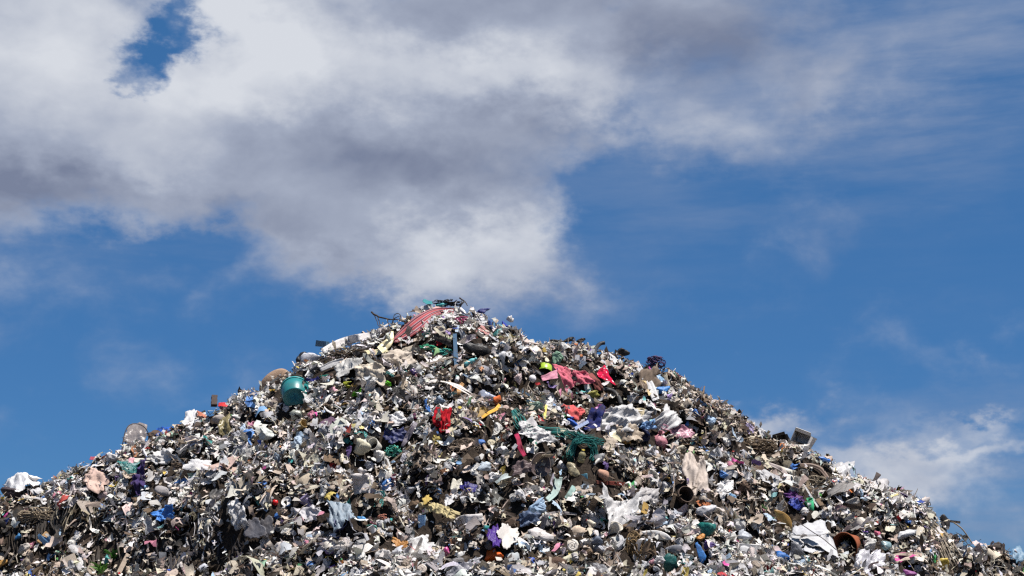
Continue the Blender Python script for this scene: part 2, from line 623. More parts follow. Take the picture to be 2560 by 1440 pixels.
def link(name, data, parent=None, color=None):
    o = bpy.data.objects.new(name, data)
    COL.objects.link(o)
    if parent is not None:
        o.parent = parent
    if color is not None:
        o.color = (*color, 1)
    return o


def tag(o, label=None, cat=None, group=None, kind=None):
    if label:
        o['label'] = label
    if cat:
        o['category'] = cat
    if group:
        o['group'] = group
    if kind:
        o['kind'] = kind
    return o


# ------------------------------------------------------------------ ground and the body of the mound
gv = [(0, 0, 0)] + [(2500 * math.cos(a), 2500 * math.sin(a), 0) for a in np.linspace(0, 2 * math.pi, 65)[:-1]]
gf = [(0, i + 1, (i + 1) % 64 + 1) for i in range(64)]
g_ = tag(link('ground', raw_mesh('ground', gv, gf, mat=M_GROUND)), kind='structure')
nx, ny = len(gx), len(gy)
st = 2
ax, ay = gx[::st], gy[::st]
X, Y = np.meshgrid(ax, ay, indexing='ij')
V = np.stack([X.ravel(), Y.ravel(), HG[::st, ::st].ravel()], -1)
I = np.arange(len(ax) * len(ay)).reshape(len(ax), len(ay))
Q = np.stack([I[:-1, :-1].ravel(), I[1:, :-1].ravel(), I[1:, 1:].ravel(), I[:-1, 1:].ravel()], -1)
keep = V[:, 2][Q].max(1) > -0.25
tag(link('refuse_hill', big_mesh('refuse_hill', V, Q[keep], M_MOUND, smooth=True)), kind='structure')

# ------------------------------------------------------------------ loose scraps nobody could count
def grid_quads(a, b):
    I = np.arange(a * b).reshape(a, b)
    return np.stack([I[:-1, :-1].ravel(), I[1:, :-1].ravel(), I[1:, 1:].ravel(), I[:-1, 1:].ravel()], -1)


def proto_patch(n, r, fold=0.5, asp=None):
    asp = asp or r.uniform(0.5, 1.0)
    s = np.linspace(-.5, .5, n)
    x, y = np.meshgrid(s, s, indexing='ij')
    x = x + r.normal(0, .22 / n, x.shape)
    y = y + r.normal(0, .22 / n, y.shape)
    ang = np.arctan2(y, x)
    k = 1 + .22 * np.sin(2 * ang + r.uniform(0, 6)) + .18 * np.sin(3 * ang + r.uniform(0, 6)) + .10 * np.sin(5 * ang + r.uniform(0, 6))
    x, y = x * k, y * k * asp
    z = 0 * x
    for _ in range(3):
        t = r.uniform(0, math.pi)
        z = z + r.choice([-1, 1]) * r.uniform(.2, 1) * fold * np.abs(x * math.cos(t) + y * math.sin(t) - r.uniform(-.25, .25))
    z = z + r.normal(0, .05 * fold, x.shape)
    c = r.uniform(-2.2, 2.2)
    if abs(c) > .3:
        z = z + (1 - np.cos(c * x)) / c
        x = np.sin(c * x) / c
    V = np.stack([x, y, z - z.mean()], -1).reshape(-1, 3)
    return V, grid_quads(n, n)


def proto_strip(n, r, width=0.12, bend=1.0):
    t = np.linspace(-.5, .5, n)
    a = np.cumsum(r.normal(0, .55 * bend, n))
    b = np.cumsum(r.normal(0, .4 * bend, n))
    step = 1.0 / n
    d = np.stack([np.cos(a) * np.cos(b), np.sin(a) * np.cos(b), np.sin(b)], -1) * step
    c = np.cumsum(d, 0)
    c -= c.mean(0)
    tw = np.cumsum(r.normal(0, .5, n))
    side = np.stack([-np.sin(a) * np.cos(tw), np.cos(a) * np.cos(tw), np.sin(tw)], -1)
    w = width * (1 + .35 * r.normal(0, 1, n))[:, None] * .5
    V = np.stack([c - side * w, c + side * w], 1).reshape(-1, 3)
    return V, grid_quads(n, 2)


def proto_twig(n, r, rad=0.012, sides=3):
    t = np.linspace(-.5, .5, n)
    c = np.stack([t, np.cumsum(r.normal(0, .05, n)), np.cumsum(r.normal(0, .05, n))], -1)
    c -= c.mean(0)
    V = []
    for i in range(n):
        q = rad * (1 - .5 * (i / (n - 1)))
        for s_ in range(sides):
            an = 2 * math.pi * s_ / sides
            V.append(c[i] + np.array([0, math.cos(an) * q, math.sin(an) * q]))
    Q = [(i * sides + s_, i * sides + (s_ + 1) % sides, (i + 1) * sides + (s_ + 1) % sides, (i + 1) * sides + s_) for i in range(n - 1) for s_ in range(sides)]
    return np.array(V), np.array(Q)


def proto_lump(r):
    """a small crushed lump: a 4 x 6 lat-long shell, crumpled"""
    a, b = 4, 6
    V = []
    for i in range(a):
        th = math.pi * (i + .25) / (a - .5)
        for j in range(b + 1):
            ph = 2 * math.pi * (j % b) / b
            V.append((math.sin(th) * math.cos(ph), math.sin(th) * math.sin(ph), math.cos(th)))
    V = np.array(V)
    k = r.uniform(.55, 1.3, (a, b + 1))
    k[:, -1] = k[:, 0]
    V = V * k.reshape(-1, 1) * np.array([.5, r.uniform(.3, .5), r.uniform(.22, .4)])
    return V, grid_quads(a, b + 1)


PAL = {
    'white': [(0.66, 0.635, 0.615), (0.60, 0.58, 0.57), (0.68, 0.65, 0.61), (0.50, 0.505, 0.53), (0.60, 0.56, 0.52)],
    'grey': [(0.31, 0.295, 0.285), (0.23, 0.215, 0.205), (0.39, 0.37, 0.355), (0.28, 0.275, 0.285)],
    'beige': [(0.46, 0.40, 0.33), (0.36, 0.30, 0.235), (0.52, 0.43, 0.36), (0.42, 0.33, 0.28), (0.55, 0.50, 0.40)],
    'brown': [(0.06, 0.043, 0.031), (0.09, 0.064, 0.046), (0.04, 0.03, 0.023), (0.13, 0.095, 0.068)],
    'black': [(0.016, 0.016, 0.018), (0.03, 0.028, 0.028)],
    'blue': [(0.10, 0.22, 0.50), (0.20, 0.34, 0.56), (0.04, 0.08, 0.32), (0.33, 0.45, 0.62)],
    'teal': [(0.05, 0.30, 0.28), (0.16, 0.44, 0.42), (0.28, 0.52, 0.52)],
    'pink': [(0.58, 0.22, 0.32), (0.62, 0.38, 0.42), (0.52, 0.08, 0.28), (0.60, 0.46, 0.46)],
    'red': [(0.42, 0.03, 0.035), (0.36, 0.06, 0.05)],
    'orange': [(0.55, 0.17, 0.04), (0.50, 0.24, 0.13)],
    'yellow': [(0.60, 0.45, 0.10), (0.62, 0.53, 0.26), (0.42, 0.30, 0.06)],
    'purple': [(0.16, 0.09, 0.30), (0.28, 0.20, 0.42)],
    'green': [(0.10, 0.30, 0.08), (0.22, 0.42, 0.18), (0.06, 0.22, 0.10)],
}


def tones(r, n, weights, bias=None):
    """one base colour for each scrap; bias shifts some places towards dull, others towards white"""
    keys = list(weights)
    w = np.array([weights[k] for k in keys], float)
    W = np.tile(w, (n, 1))
    if bias is not None:
        for i, k in enumerate(keys):
            if k == 'white':
                W[:, i] *= np.clip(1 + 1.5 * bias, .15, 3)
            elif k in ('brown', 'black'):
                W[:, i] *= np.clip(1 - 1.9 * bias, .15, 3)
            elif k == 'beige':
                W[:, i] *= np.clip(1 - .6 * bias, .3, 2)
    W /= W.sum(1, keepdims=True)
    pick = (W.cumsum(1) < r.random((n, 1))).sum(1).clip(0, len(keys) - 1)
    out = np.zeros((n, 4))
    for i, k in enumerate(keys):
        m = pick == i
        c = np.array(PAL[k])[r.integers(0, len(PAL[k]), m.sum())]
        out[m, :3] = c
    out[:, :3] *= r.uniform(.72, 1.12, (n, 1))
    out[:, :3] *= 1 + r.normal(0, .03, (n, 3))
    out[:, 3] = 1
    return np.clip(out, 0.004, .8)


def spots(r, n, med=0.0):
    """points spread over the heap: dense where the photograph looks, thinner beyond the frame and behind the crest"""
    x = r.uniform(-10.5, 10.5, n)
    d = r.uniform(-2.2, 8.5, n)
    y = ridge_y(x) - d
    z = hz(x, y)
    u, v = to_px(np.stack([x, y, z], -1))
    inside = (u > -90) & (u < 2650) & (v < 1530)
    keepp = np.where(inside, 1.0, .22) * np.where(d < -.35, .3, 1.0)
    ok = (r.random(n) < keepp) & (z > 0.25)
    mi = np.clip(v / 4, 0, 379).astype(int)
    mj = np.clip(u / 4, 0, 659).astype(int)
    ok &= ~(inside & (d > -.35) & (r.random(n) < (MASKW if med > .13 else MASKM if med > .075 else MASK)[mi, mj] * .95))
    return x[ok], y[ok]


def frames(r, x, y, tilt, level=0.0):
    n = hn(x, y, .10)
    if level:
        # pieces bed down like thatch: between the slope and the level
        n = n + np.array([0, 0, 1.0]) * (r.random((len(x), 1)) * level)
        n /= np.linalg.norm(n, axis=1, keepdims=True)
    N = len(x)
    t = np.cross(n, r.normal(0, 1, (N, 3)))
    t /= np.linalg.norm(t, axis=1, keepdims=True)
    b = np.cross(n, t)
    a = r.normal(0, tilt, N)[:, None]
    n2 = n * np.cos(a) + b * np.sin(a)
    b2 = np.cross(n2, t)
    s = r.uniform(0, 2 * math.pi, N)[:, None]
    t3 = t * np.cos(s) + b2 * np.sin(s)
    b3 = np.cross(n2, t3)
    return t3, b3, n2, n


def strew(r, protos, n, size, tilt, lift, weights, noise_bias=1.0, comb=0.0, level=0.0):
    x, y = spots(r, n, size[1])
    N = len(x)
    t, b, nn, n0 = frames(r, x, y, tilt, level)
    if comb:
        # drag most of the long pieces the same way, down and across the slope
        ang = 1.2 * fbm(x / 1.3, y / 1.3, 61, 2) * 2.2
        dv = np.stack([np.cos(ang), -np.sin(ang) * .8, -np.sin(ang) * .5], -1)
        dv = dv - nn * (dv * nn).sum(1, keepdims=True)
        dv /= np.maximum(np.linalg.norm(dv, axis=1, keepdims=True), 1e-6)
        tk = (r.random(N) < comb)[:, None]
        t = np.where(tk, dv * .9 + t * .25, t)
        t /= np.linalg.norm(t, axis=1, keepdims=True)
        b = np.cross(nn, t)
    lo, med, hi, sg = size
    sz = np.clip(med * np.exp(r.normal(0, sg, N)), lo, hi)
    up = r.uniform(lift[0], lift[1], N)
    pos = np.stack([x, y, hz(x, y)], -1) + n0 * up[:, None]
    bias = fbm(x / .5, y / .5, 31, 3) * 1.9 * noise_bias + .9 * fbm(x / 2.6, y / 2.6, 37, 2)
    # cut face and slips: shade painted into the scrap colours, along with dark rags
    pu, pv = to_px(pos)
    for cu, cv, ru, rv, k in [(330, 1385, 330, 75, 1.1), (70, 1330, 120, 70, .9), (720, 1220, 110, 45, .8), (1010, 1195, 90, 40, 1.0), (1850, 1235, 80, 50, 1.0), (1180, 1280, 120, 30, .7), (2290, 1375, 70, 50, .7), (1440, 1245, 80, 35, .6)]:
        bias = bias - k * np.exp(-((pu - cu) / ru) ** 2 - ((pv - cv) / rv) ** 2)
    col = tones(r, N, weights, bias)
    which = r.integers(0, len(protos), N)
    Vs, Qs, Ts, off = [], [], [], 0
    for i, (PV, PQ) in enumerate(protos):
        m = which == i
        k = m.sum()
        if not k:
            continue
        A = np.stack([t[m], b[m], nn[m]], 1) * sz[m][:, None, None]
        W = np.einsum('vj,kjc->kvc', PV, A) + pos[m][:, None, :]
        Vs.append(W.reshape(-1, 3))
        Qs.append((PQ[None] + off + (np.arange(k) * len(PV))[:, None, None]).reshape(-1, 4))
        shade = r.uniform(.88, 1.1, (k, len(PV), 1))
        c = np.repeat(col[m][:, None, :], len(PV), 1)
        c[..., :3] *= shade
        Ts.append(c.reshape(-1, 4))
        off += k * len(PV)
    return np.concatenate(Vs), np.concatenate(Qs), np.concatenate(Ts)


def merge(name, sets, mat, label, smooth=False):
    Vs, Qs, Ts, off = [], [], [], 0
    for V_, Q_, T_ in sets:
        Vs.append(V_)
        Qs.append(Q_ + off)
        Ts.append(T_)
        off += len(V_)
    me = big_mesh(name, np.concatenate(Vs), np.concatenate(Qs), mat, np.concatenate(Ts), smooth)
    o = link(name, me)
    tag(o, label, 'scraps', kind='stuff')
    return o



# ------------------------------------------------------------------ builders for the things one can pick out
CAMV = np.array(CAM)
RIGHT = np.array([1.0, 0, 0])
REFS = []          # (u, v, short phrase) of things that other labels may refer to
TAKEN = []         # (u, v, radius) on the photograph


def nrm(a):
    a = np.asarray(a, float)
    return a / max(np.linalg.norm(a), 1e-9)


class Spot:
    """A place on the heap: point, smoothed normal, the way up the slope, metres to the pixel."""

    def __init__(s, u, v, lift=0.05):
        s.u, s.v = u, v
        s.p = cast([u], [v], lift)[0]
        s.n = hn(np.array([s.p[0]]), np.array([s.p[1]]), .25)[0]
        s.view = nrm(CAMV - s.p)
        s.m = float(np.dot(s.p - CAMV, [0, math.cos(PITCH), math.sin(PITCH)])) / FPX
        s.up = nrm(np.cross(s.view, RIGHT)) * -1
        if s.up[2] < 0:
            s.up = -s.up

    def axis(s, ang):
        """unit vector in the picture plane, ang degrees from the right, anticlockwise"""
        a = R(ang)
        return RIGHT * math.cos(a) + s.up * math.sin(a)


def finish(name, V, F, spot, mat, color, smooth=True, parent=None, solid=0.0, uv=None):
    """world vertices -> an object whose origin is the spot (or a part of parent)"""
    o0 = spot if isinstance(spot, np.ndarray) else spot.p
    V = np.asarray(V, float) - o0
    me = raw_mesh(name, V, F, smooth, mat)
    if uv is not None:
        l = me.uv_layers.new(name='sheet')
        idx = np.zeros(len(me.loops), np.int32)
        me.loops.foreach_get('vertex_index', idx)
        l.data.foreach_set('uv', np.asarray(uv, np.float32)[idx].ravel())
    o = link(name, me, color=color)
    if parent is not None:
        o.parent = parent
        o.location = Vector(o0) - parent.location
    else:
        o.location = Vector(o0)
    if solid:
        md = o.modifiers.new('thickness', 'SOLIDIFY')
        md.thickness = solid
        md.offset = 0
    return o


def root(name, spot):
    e = bpy.data.objects.new(name, None)
    e.empty_display_size = 0.05
    COL.objects.link(e)
    e.location = Vector(spot.p)
    return e


def creases(P, r, k, amp, scale=1.0):
    z = np.zeros(len(P))
    for _ in range(k):
        v = r.normal(0, 1, P.shape[1])
        v /= np.linalg.norm(v)
        z += r.choice([-1, 1]) * r.uniform(.3, 1) * np.abs(P @ v - r.uniform(-.45, .45) * scale)
    return (z - z.mean()) * amp


def fold_up(P, r, k, amp, spread_=.4):
    """fold a shape along random planes: sharp creases that also change its outline"""
    P = np.array(P, float)
    sc = np.abs(P).max()
    Q = P / sc
    for _ in range(k):
        v = r.normal(0, 1, 3)
        v /= np.linalg.norm(v)
        w = r.normal(0, 1, 3)
        w /= np.linalg.norm(w)
        h = np.abs(Q @ v - r.uniform(-spread_, spread_))
        Q = Q + (h - h.mean())[:, None] * w * amp * r.uniform(.4, 1)
    return Q * sc


def ridged(s, t, r, freq, ang, warp=.5, seed=0):
    """cloth folds: narrow crests over rounded valleys, running along ang"""
    c, d = math.cos(ang), math.sin(ang)
    a = s * c + t * d
    b = -s * d + t * c
    ph = a * freq * 3.14 + warp * 2.6 * fbm(a * 1.3 + seed, b * .9 + seed * .7, seed % 40, 3) + r.uniform(0, 6)
    return (1 - np.abs(np.sin(ph))) ** 1.6


# -- a sheet lying on the slope, outline given in the photograph
def sheet(name, u, v, w, h, rot, color, mat, seed, fold=.35, n=(13, 10), ragged=.22, tilt=.35, pleat=0, lift=.07, solid=.003, parent=None, corners=None, square=False, sag=0.0, flat=None):
    r = np.random.default_rng(seed)
    lift = lift + .02
    sp = Spot(u, v, lift * .6)
    big = max(w, h) if corners is None else 90
    a, b = (26, 22) if big > 70 else (20, 17) if big > 34 else (13, 11)
    S, T = np.meshgrid(np.linspace(-1, 1, a), np.linspace(-1, 1, b), indexing='ij')
    s, t = S.ravel(), T.ravel()
    uvs = np.stack([(s + 1) / 2, (t + 1) / 2], -1)
    ang = np.arctan2(t, s)
    soft = mat in (M_CLOTH, M_STRIPE, M_DOTS)
    hf = .12 if soft else .5
    k = 1 + ragged * (.5 * np.sin(2 * ang + r.uniform(0, 6)) + .5 * np.sin(3 * ang + r.uniform(0, 6)) + .5 * np.sin(5 * ang + r.uniform(0, 6)) + hf * .45 * np.sin(9 * ang + r.uniform(0, 6)) + hf * .4 * np.sin(14 * ang + r.uniform(0, 6)))
    edge = np.maximum(np.abs(s), np.abs(t))
    k = k + r.normal(0, ragged * (.1 if soft else .22), len(k)) * (edge > .99)
    rim = edge ** 2
    k = 1 + (k - 1) * rim
    if not square:
        q = edge / np.maximum(np.hypot(s, t), 1e-6)
        k = k * (.45 + .55 * q) * 1.08
    if corners is not None:
        c = np.array(corners, float)
        s2, t2 = s * k, t * k
        px = ((1 - s2) * (1 + t2))[:, None] * c[0] + ((1 + s2) * (1 + t2))[:, None] * c[1] + ((1 + s2) * (1 - t2))[:, None] * c[2] + ((1 - s2) * (1 - t2))[:, None] * c[3]
        px = px / 4
        w = (np.linalg.norm(c[1] - c[0]) + np.linalg.norm(c[2] - c[3])) / 2
        h = (np.linalg.norm(c[3] - c[0]) + np.linalg.norm(c[2] - c[1])) / 2
    else:
        cr_, sr_ = math.cos(R(rot)), math.sin(R(rot))
        ds, dt = s * k * w / 2, t * k * h / 2
        px = np.stack([u + ds * cr_ - dt * sr_, v - ds * sr_ - dt * cr_], -1)
    d = ray_dirs(px[:, 0], px[:, 1])
    pn = nrm(sp.n + tilt * sp.view)
    tt = ((sp.p - CAMV) @ pn) / (d @ pn)
    P = CAMV + d * tt[:, None]
    L = np.stack([s * w, t * h], -1) / max(w, h)
    size = max(w, h) * sp.m
    z = creases(L, r, 9, fold * .26) + .22 * fold * fbm(L[:, 0] * 2.2 + seed % 97, L[:, 1] * 2.2, seed % 50, 3)
    if pleat:
        fa = r.uniform(-.6, .6) + (math.pi / 2 if r.random() < .5 else 0)
        z = z + fold * .24 * ridged(L[:, 0], L[:, 1], r, .7 + .35 * pleat, fa, 1.3, seed % 37) + fold * .12 * ridged(L[:, 0], L[:, 1], r, 1.6 + .7 * pleat, fa + .5, 1.5, seed % 29)
    z = z - sag * (s * s + t * t) * .15
    if not soft and mat not in (M_HARD, M_FOAM, M_CARD):
        z = z + r.normal(0, .008 * fold * 2, len(z))
    P = P + pn * (z * size)[:, None]
    ground = hz(P[:, 0], P[:, 1]) + .03
    # rest on the bumps: raise the whole sheet until most of it is clear of the surface
    for _ in range(6):
        need = np.percentile(ground - P[:, 2], 95)
        if need > 0:
            P = P + sp.view * min(need, .12) * 1.1
            ground = hz(P[:, 0], P[:, 1]) + .03
    low = P[:, 2] < ground
    P[low, 2] = ground[low] + (P[low, 2] - ground[low]) * .12
    TAKEN.append((u, v, max(w, h) * .42))
    return finish(name, P, grid_quads(a, b), sp if parent is None else sp.p, mat, color, mat not in (M_FOAM, M_CARD) if flat is None else not flat, parent, solid, uvs)


# -- a long cloth or ribbon along a path
def smooth_path(pts, n):
    pts = np.asarray(pts, float)
    d = np.r_[0, np.cumsum(np.linalg.norm(np.diff(pts[:, :2], axis=0), axis=1))]
    t = np.linspace(0, d[-1], n)
    out = np.stack([np.interp(t, d, pts[:, i]) for i in range(pts.shape[1])], -1)
    for _ in range(3):
        out[1:-1] = (out[:-2] + 2 * out[1:-1] + out[2:]) / 4
    return out


def ribbon(name, pts, widths, color, mat, seed, n=18, across=7, fold=.25, lift=.06, solid=.003, parent=None, ends=.0):
    """pts: photograph path; widths: pixels at each point; pleats run along the path"""
    r = np.random.default_rng(seed)
    q = smooth_path([(a, b, c) for (a, b), c in zip(pts, widths)], n)
    mid = len(q) // 2
    sp = Spot(q[mid, 0], q[mid, 1], lift)
    tg = np.gradient(q[:, :2], axis=0)
    tg /= np.linalg.norm(tg, axis=1, keepdims=True)
    nr = np.stack([-tg[:, 1], tg[:, 0]], -1)
    ts = np.linspace(-1, 1, across)
    px = q[:, None, :2] + nr[:, None] * (ts[None, :, None] * q[:, None, 2:3] / 2)
    px[0] += r.normal(0, 1, px[0].shape) * ends
    px[-1] += r.normal(0, 1, px[-1].shape) * ends
    c0 = cast(q[:, 0], q[:, 1], lift)
    dep = np.linalg.norm(c0 - CAMV, axis=1)
    for _ in range(4):
        dep[1:-1] = (dep[:-2] + dep[1:-1] * 2 + dep[2:]) / 4
    d = ray_dirs(px[..., 0].ravel(), px[..., 1].ravel()).reshape(n, across, 3)
    slope = (px[..., 1] - q[:, None, 1]) * sp.m * 0.55
    off = fold * (.5 * np.sin(ts[None] * math.pi * 2.2 + r.uniform(0, 6) + .6 * np.sin(np.linspace(0, 4, n))[:, None]) + r.normal(0, .35, across)[None]) * q[:, 2:3] * sp.m * .5
    P = CAMV + d * (dep[:, None] - slope - off - q[:, 2:3] * sp.m * .15)[..., None]
    S, T = np.meshgrid(np.linspace(0, 1, n), np.linspace(0, 1, across), indexing='ij')
    uvs = np.stack([S.ravel(), T.ravel()], -1)
    for a, b, c in q[::3]:
        TAKEN.append((a, b, c * .45))
    return finish(name, P.reshape(-1, 3), grid_quads(n, across), sp if parent is None else sp.p, mat, color, True, parent, solid, uvs)


# -- a closed crumpled bag
def bag_shape(seed, seg=24, rings=16, crumple=.30):
    r = np.random.default_rng(seed)
    V = []
    for i in range(rings):
        th = math.pi * (i + .02) / (rings - 1 + .04)
        for j in range(seg + 1):
            ph = 2 * math.pi * (j % seg) / seg
            V.append((math.sin(th) * math.cos(ph), math.sin(th) * math.sin(ph), math.cos(th)))
    V = np.array(V)
    if crumple > .12:
        k = 1 + creases(V, r, 12, crumple * .40, 1.2) + crumple * .5 * fbm(V[:, 0] * 3 + seed % 91 + V[:, 2], V[:, 1] * 3 - V[:, 2], seed % 60, 4)
        k = k * (1 + r.normal(0, .10 * crumple, len(k)))
        V = V * np.clip(k, .35, 1.8)[:, None] * np.array([1, r.uniform(.75, 1), r.uniform(.8, 1.1)])
        V = fold_up(V, r, 9, crumple * .95)
        W = V.reshape(rings, seg + 1, 3)
        W[:, -1] = W[:, 0]
        V = W.reshape(-1, 3)
    V = V - (V.max(0) + V.min(0)) / 2
    V = V / np.abs(V).max(0)
    return V, grid_quads(rings, seg + 1)


def bag(name, u, v, w, h, color, mat, seed, rot=0.0, crumple=.32, sink=.05, knot=None, deep=.7):
    sp = Spot(u, v, .08)
    V, F = bag_shape(seed, crumple=crumple)
    ex, ey = sp.axis(rot), sp.axis(rot + 90)
    ez = sp.view
    dm = min(w, h) * deep
    c = sp.p + ez * dm * sp.m * .5 * (1 - sink * 2)
    P = c + (V[:, :1] * ex * w + V[:, 1:2] * ez * dm + V[:, 2:3] * ey * h) * sp.m * .5
    o = finish(name, P, F, sp, mat, color, True)
    if knot:
        r = np.random.default_rng(seed + 5)
        kv = []
        kf = []
        top = c + ey * h * sp.m * .42
        for q in range(5):
            a = r.uniform(0, 6.28)
            dirv = nrm(ey * .9 + ex * math.cos(a) * .9 + ez * math.sin(a) * .6)
            sd = nrm(np.cross(dirv, ez + r.normal(0, .3, 3)))
            L = h * sp.m * r.uniform(.22, .36)
            wd = L * .32
            i0 = len(kv)
            kv += [top - sd * wd * .25, top + sd * wd * .25, top + dirv * L * .55 + sd * wd, top + dirv * L * .55 - sd * wd, top + dirv * L + sd * wd * .6, top + dirv * L * .9 - sd * wd * .8]
            kf += [(i0, i0 + 1, i0 + 2, i0 + 3), (i0 + 3, i0 + 2, i0 + 4, i0 + 5)]
        finish('knot', kv, kf, sp.p, mat, color, True, o, .002)
    TAKEN.append((u, v, max(w, h) * .45))
    return o


# -- turned shapes
def lathe(profile, seg=24, wob=0.0, seed=0, arc=1.0):
    r = np.random.default_rng(seed)
    ph0 = r.uniform(0, 6)
    V = []
    m = seg if arc >= 1 else seg + 1
    for i, (rad, z) in enumerate(profile):
        for j in range(m):
            a = 2 * math.pi * arc * j / seg
            q = rad * (1 + wob * math.sin(2 * a + ph0) + .4 * wob * math.sin(3 * a + z * 2))
            V.append((q * math.cos(a), q * math.sin(a), z))
    F = []
    for i in range(len(profile) - 1):
        for j in range(seg if arc >= 1 else seg):
            j2 = (j + 1) % m if arc >= 1 else j + 1
            F.append((i * m + j, i * m + j2, (i + 1) * m + j2, (i + 1) * m + j))
    return np.array(V), F


def turned(name, spot, axis, length, profile, color, mat, seed=0, wob=0.02, seg=24, parent=None, arc=1.0, spin=0.0, shift=0.0, solid=0.0):
    """profile: (radius, height) pairs as shares of length; axis: world direction of the mouth"""
    V, F = lathe(profile, seg, wob, seed, arc)
    az = nrm(axis)
    ax = nrm(np.cross(az, [0.13, .3, 1.0]))
    ay = np.cross(az, ax)
    ca, sa = math.cos(spin), math.sin(spin)
    ax, ay = ax * ca + ay * sa, ay * ca - ax * sa
    P = spot.p + az * shift + (V[:, :1] * ax + V[:, 1:2] * ay + V[:, 2:3] * az) * length
    return finish(name, P, F, spot if parent is None else spot.p, mat, color, True, parent, solid)


# -- tubes: branches, hoses, pipes, wires
def tube_geo(C, rad, sides=8, cap=True):
    C = np.asarray(C, float)
    n = len(C)
    rad = np.broadcast_to(np.asarray(rad, float), (n,))
    T = np.gradient(C, axis=0)
    T /= np.maximum(np.linalg.norm(T, axis=1, keepdims=True), 1e-9)
    u = nrm(np.cross(T[0], [.3, .2, .9]))
    V, F = [], []
    for i in range(n):
        u = nrm(u - T[i] * np.dot(u, T[i]))
        w = np.cross(T[i], u)
        for s_ in range(sides):
            a = 2 * math.pi * s_ / sides
            V.append(C[i] + (u * math.cos(a) + w * math.sin(a)) * rad[i])
    for i in range(n - 1):
        for s_ in range(sides):
            s2 = (s_ + 1) % sides
            F.append((i * sides + s_, i * sides + s2, (i + 1) * sides + s2, (i + 1) * sides + s_))
    if cap:
        F.append(tuple(range(sides))[::-1])
        F.append(tuple((n - 1) * sides + s_ for s_ in range(sides)))
    return np.array(V), F


def on_path(pts, n, lift, raise_=None, flat=3):
    q = smooth_path([(a, b, 0) for a, b in pts], n)
    c = cast(q[:, 0], q[:, 1], lift)
    dep = np.linalg.norm(c - CAMV, axis=1)
    for _ in range(flat):
        dep[1:-1] = (dep[:-2] + dep[1:-1] * 2 + dep[2:]) / 4
    if flat >= 9:
        dep = np.linspace(dep[0], dep[-1], n)
    return CAMV + ray_dirs(q[:, 0], q[:, 1]) * dep[:, None]


def tube(name, pts, px_rad, color, mat, seed=0, n=12, lift=.06, taper=1.0, parent=None, sides=8, rough=.0, flat=4, cap=True, solid=0):
    r = np.random.default_rng(seed)
    C = on_path(pts, n, lift, flat=flat)
    m = float(np.linalg.norm(C[0] - CAMV)) / FPX
    C = C + r.normal(0, rough * px_rad * m, C.shape)
    rad = np.linspace(1, taper, n) * px_rad * m * (1 + r.normal(0, .10, n) * (rough > 0))
    V, F = tube_geo(C, rad, sides, cap)
    for a, b in pts:
        TAKEN.append((a, b, px_rad * 1.5))
    return finish(name, V, F, C[n // 2].copy(), mat, color, True, parent, solid)


# -- a flat board or batten between two photograph points
def board(name, a, b, width, thick, color, mat, seed=0, lift=.08, bend=.0, parent=None, jag=.12):
    r = np.random.default_rng(seed)
    E = cast([a[0], b[0]], [a[1], b[1]], lift)
    ax = E[1] - E[0]
    L = np.linalg.norm(ax)
    ax = ax / L
    mid = (E[0] + E[1]) / 2
    view = nrm(CAMV - mid)
    m = float(np.linalg.norm(mid - CAMV)) / FPX
    side = nrm(np.cross(ax, view))
    nn = nrm(np.cross(side, ax) + .35 * r.normal(0, 1, 3) * .3)
    n = 7
    V = []
    for i in range(n):
        t = i / (n - 1)
        c = E[0] + ax * L * t + nn * bend * L * math.sin(math.pi * t)
        hw = width * m * .5 * (1 + r.normal(0, jag * .4))
        ht = thick * m * .5
        e = (r.normal(0, jag * width * m, 4) if i in (0, n - 1) else np.zeros(4))
        for j, (q, z) in enumerate([(-1, -1), (1, -1), (1, 1), (-1, 1)]):
            V.append(c + side * q * hw + nn * z * ht + ax * e[j])
    F = [(i * 4 + j, i * 4 + (j + 1) % 4, (i + 1) * 4 + (j + 1) % 4, (i + 1) * 4 + j) for i in range(n - 1) for j in range(4)] + [(3, 2, 1, 0), tuple(range(n * 4 - 4, n * 4))]
    for t in (0, .5, 1):
        TAKEN.append((a[0] + (b[0] - a[0]) * t, a[1] + (b[1] - a[1]) * t, width * .7))
    return finish(name, V, F, mid, mat, color, False, parent)


# -- a mesh of strands: twine tangles, straw nests, hair-like waste
def tangle(name, u, v, w, h, color, mat, seed, strands=40, thick=1.0, curl=1.0, sides=3, rot=0, parent=None, flatness=.5, pts=9, combed=0.0):
    r = np.random.default_rng(seed)
    sp = Spot(u, v, .05)
    ex, ey, ez = sp.axis(rot), sp.axis(rot + 90), sp.view
    Vs, Fs, off = [], [], 0
    for _ in range(strands):
        a = r.uniform(0, 6.28)
        c = np.array([math.cos(a), math.sin(a) * (1 - combed), r.normal(0, .35)]) * r.uniform(.0, .75)
        d = nrm(np.array([r.normal(0, 1), r.normal(0, 1) * (1 - combed * .8), r.normal(0, .35)]))
        P = [c]
        for i in range(pts - 1):
            d = nrm(d + r.normal(0, .55 * curl, 3) - .35 * P[-1] * max(0, np.linalg.norm(P[-1]) - .6))
            P.append(P[-1] + d * .26)
        P = np.array(P)
        P = P / np.maximum(1, np.linalg.norm(P, axis=1, keepdims=True) * .95)
        C = sp.p + (P[:, :1] * ex * w + P[:, 1:2] * ey * h + (P[:, 2:3] * flatness + .45) * ez * min(w, h)) * sp.m * .5
        V, F = tube_geo(C, thick * sp.m * r.uniform(.6, 1.2), sides, False)
        Vs.append(V)
        Fs += [tuple(i + off for i in f) for f in F]
        off += len(V)
    TAKEN.append((u, v, max(w, h) * .4))
    return finish(name, np.concatenate(Vs), Fs, sp if parent is None else sp.p, mat, color, True, parent)


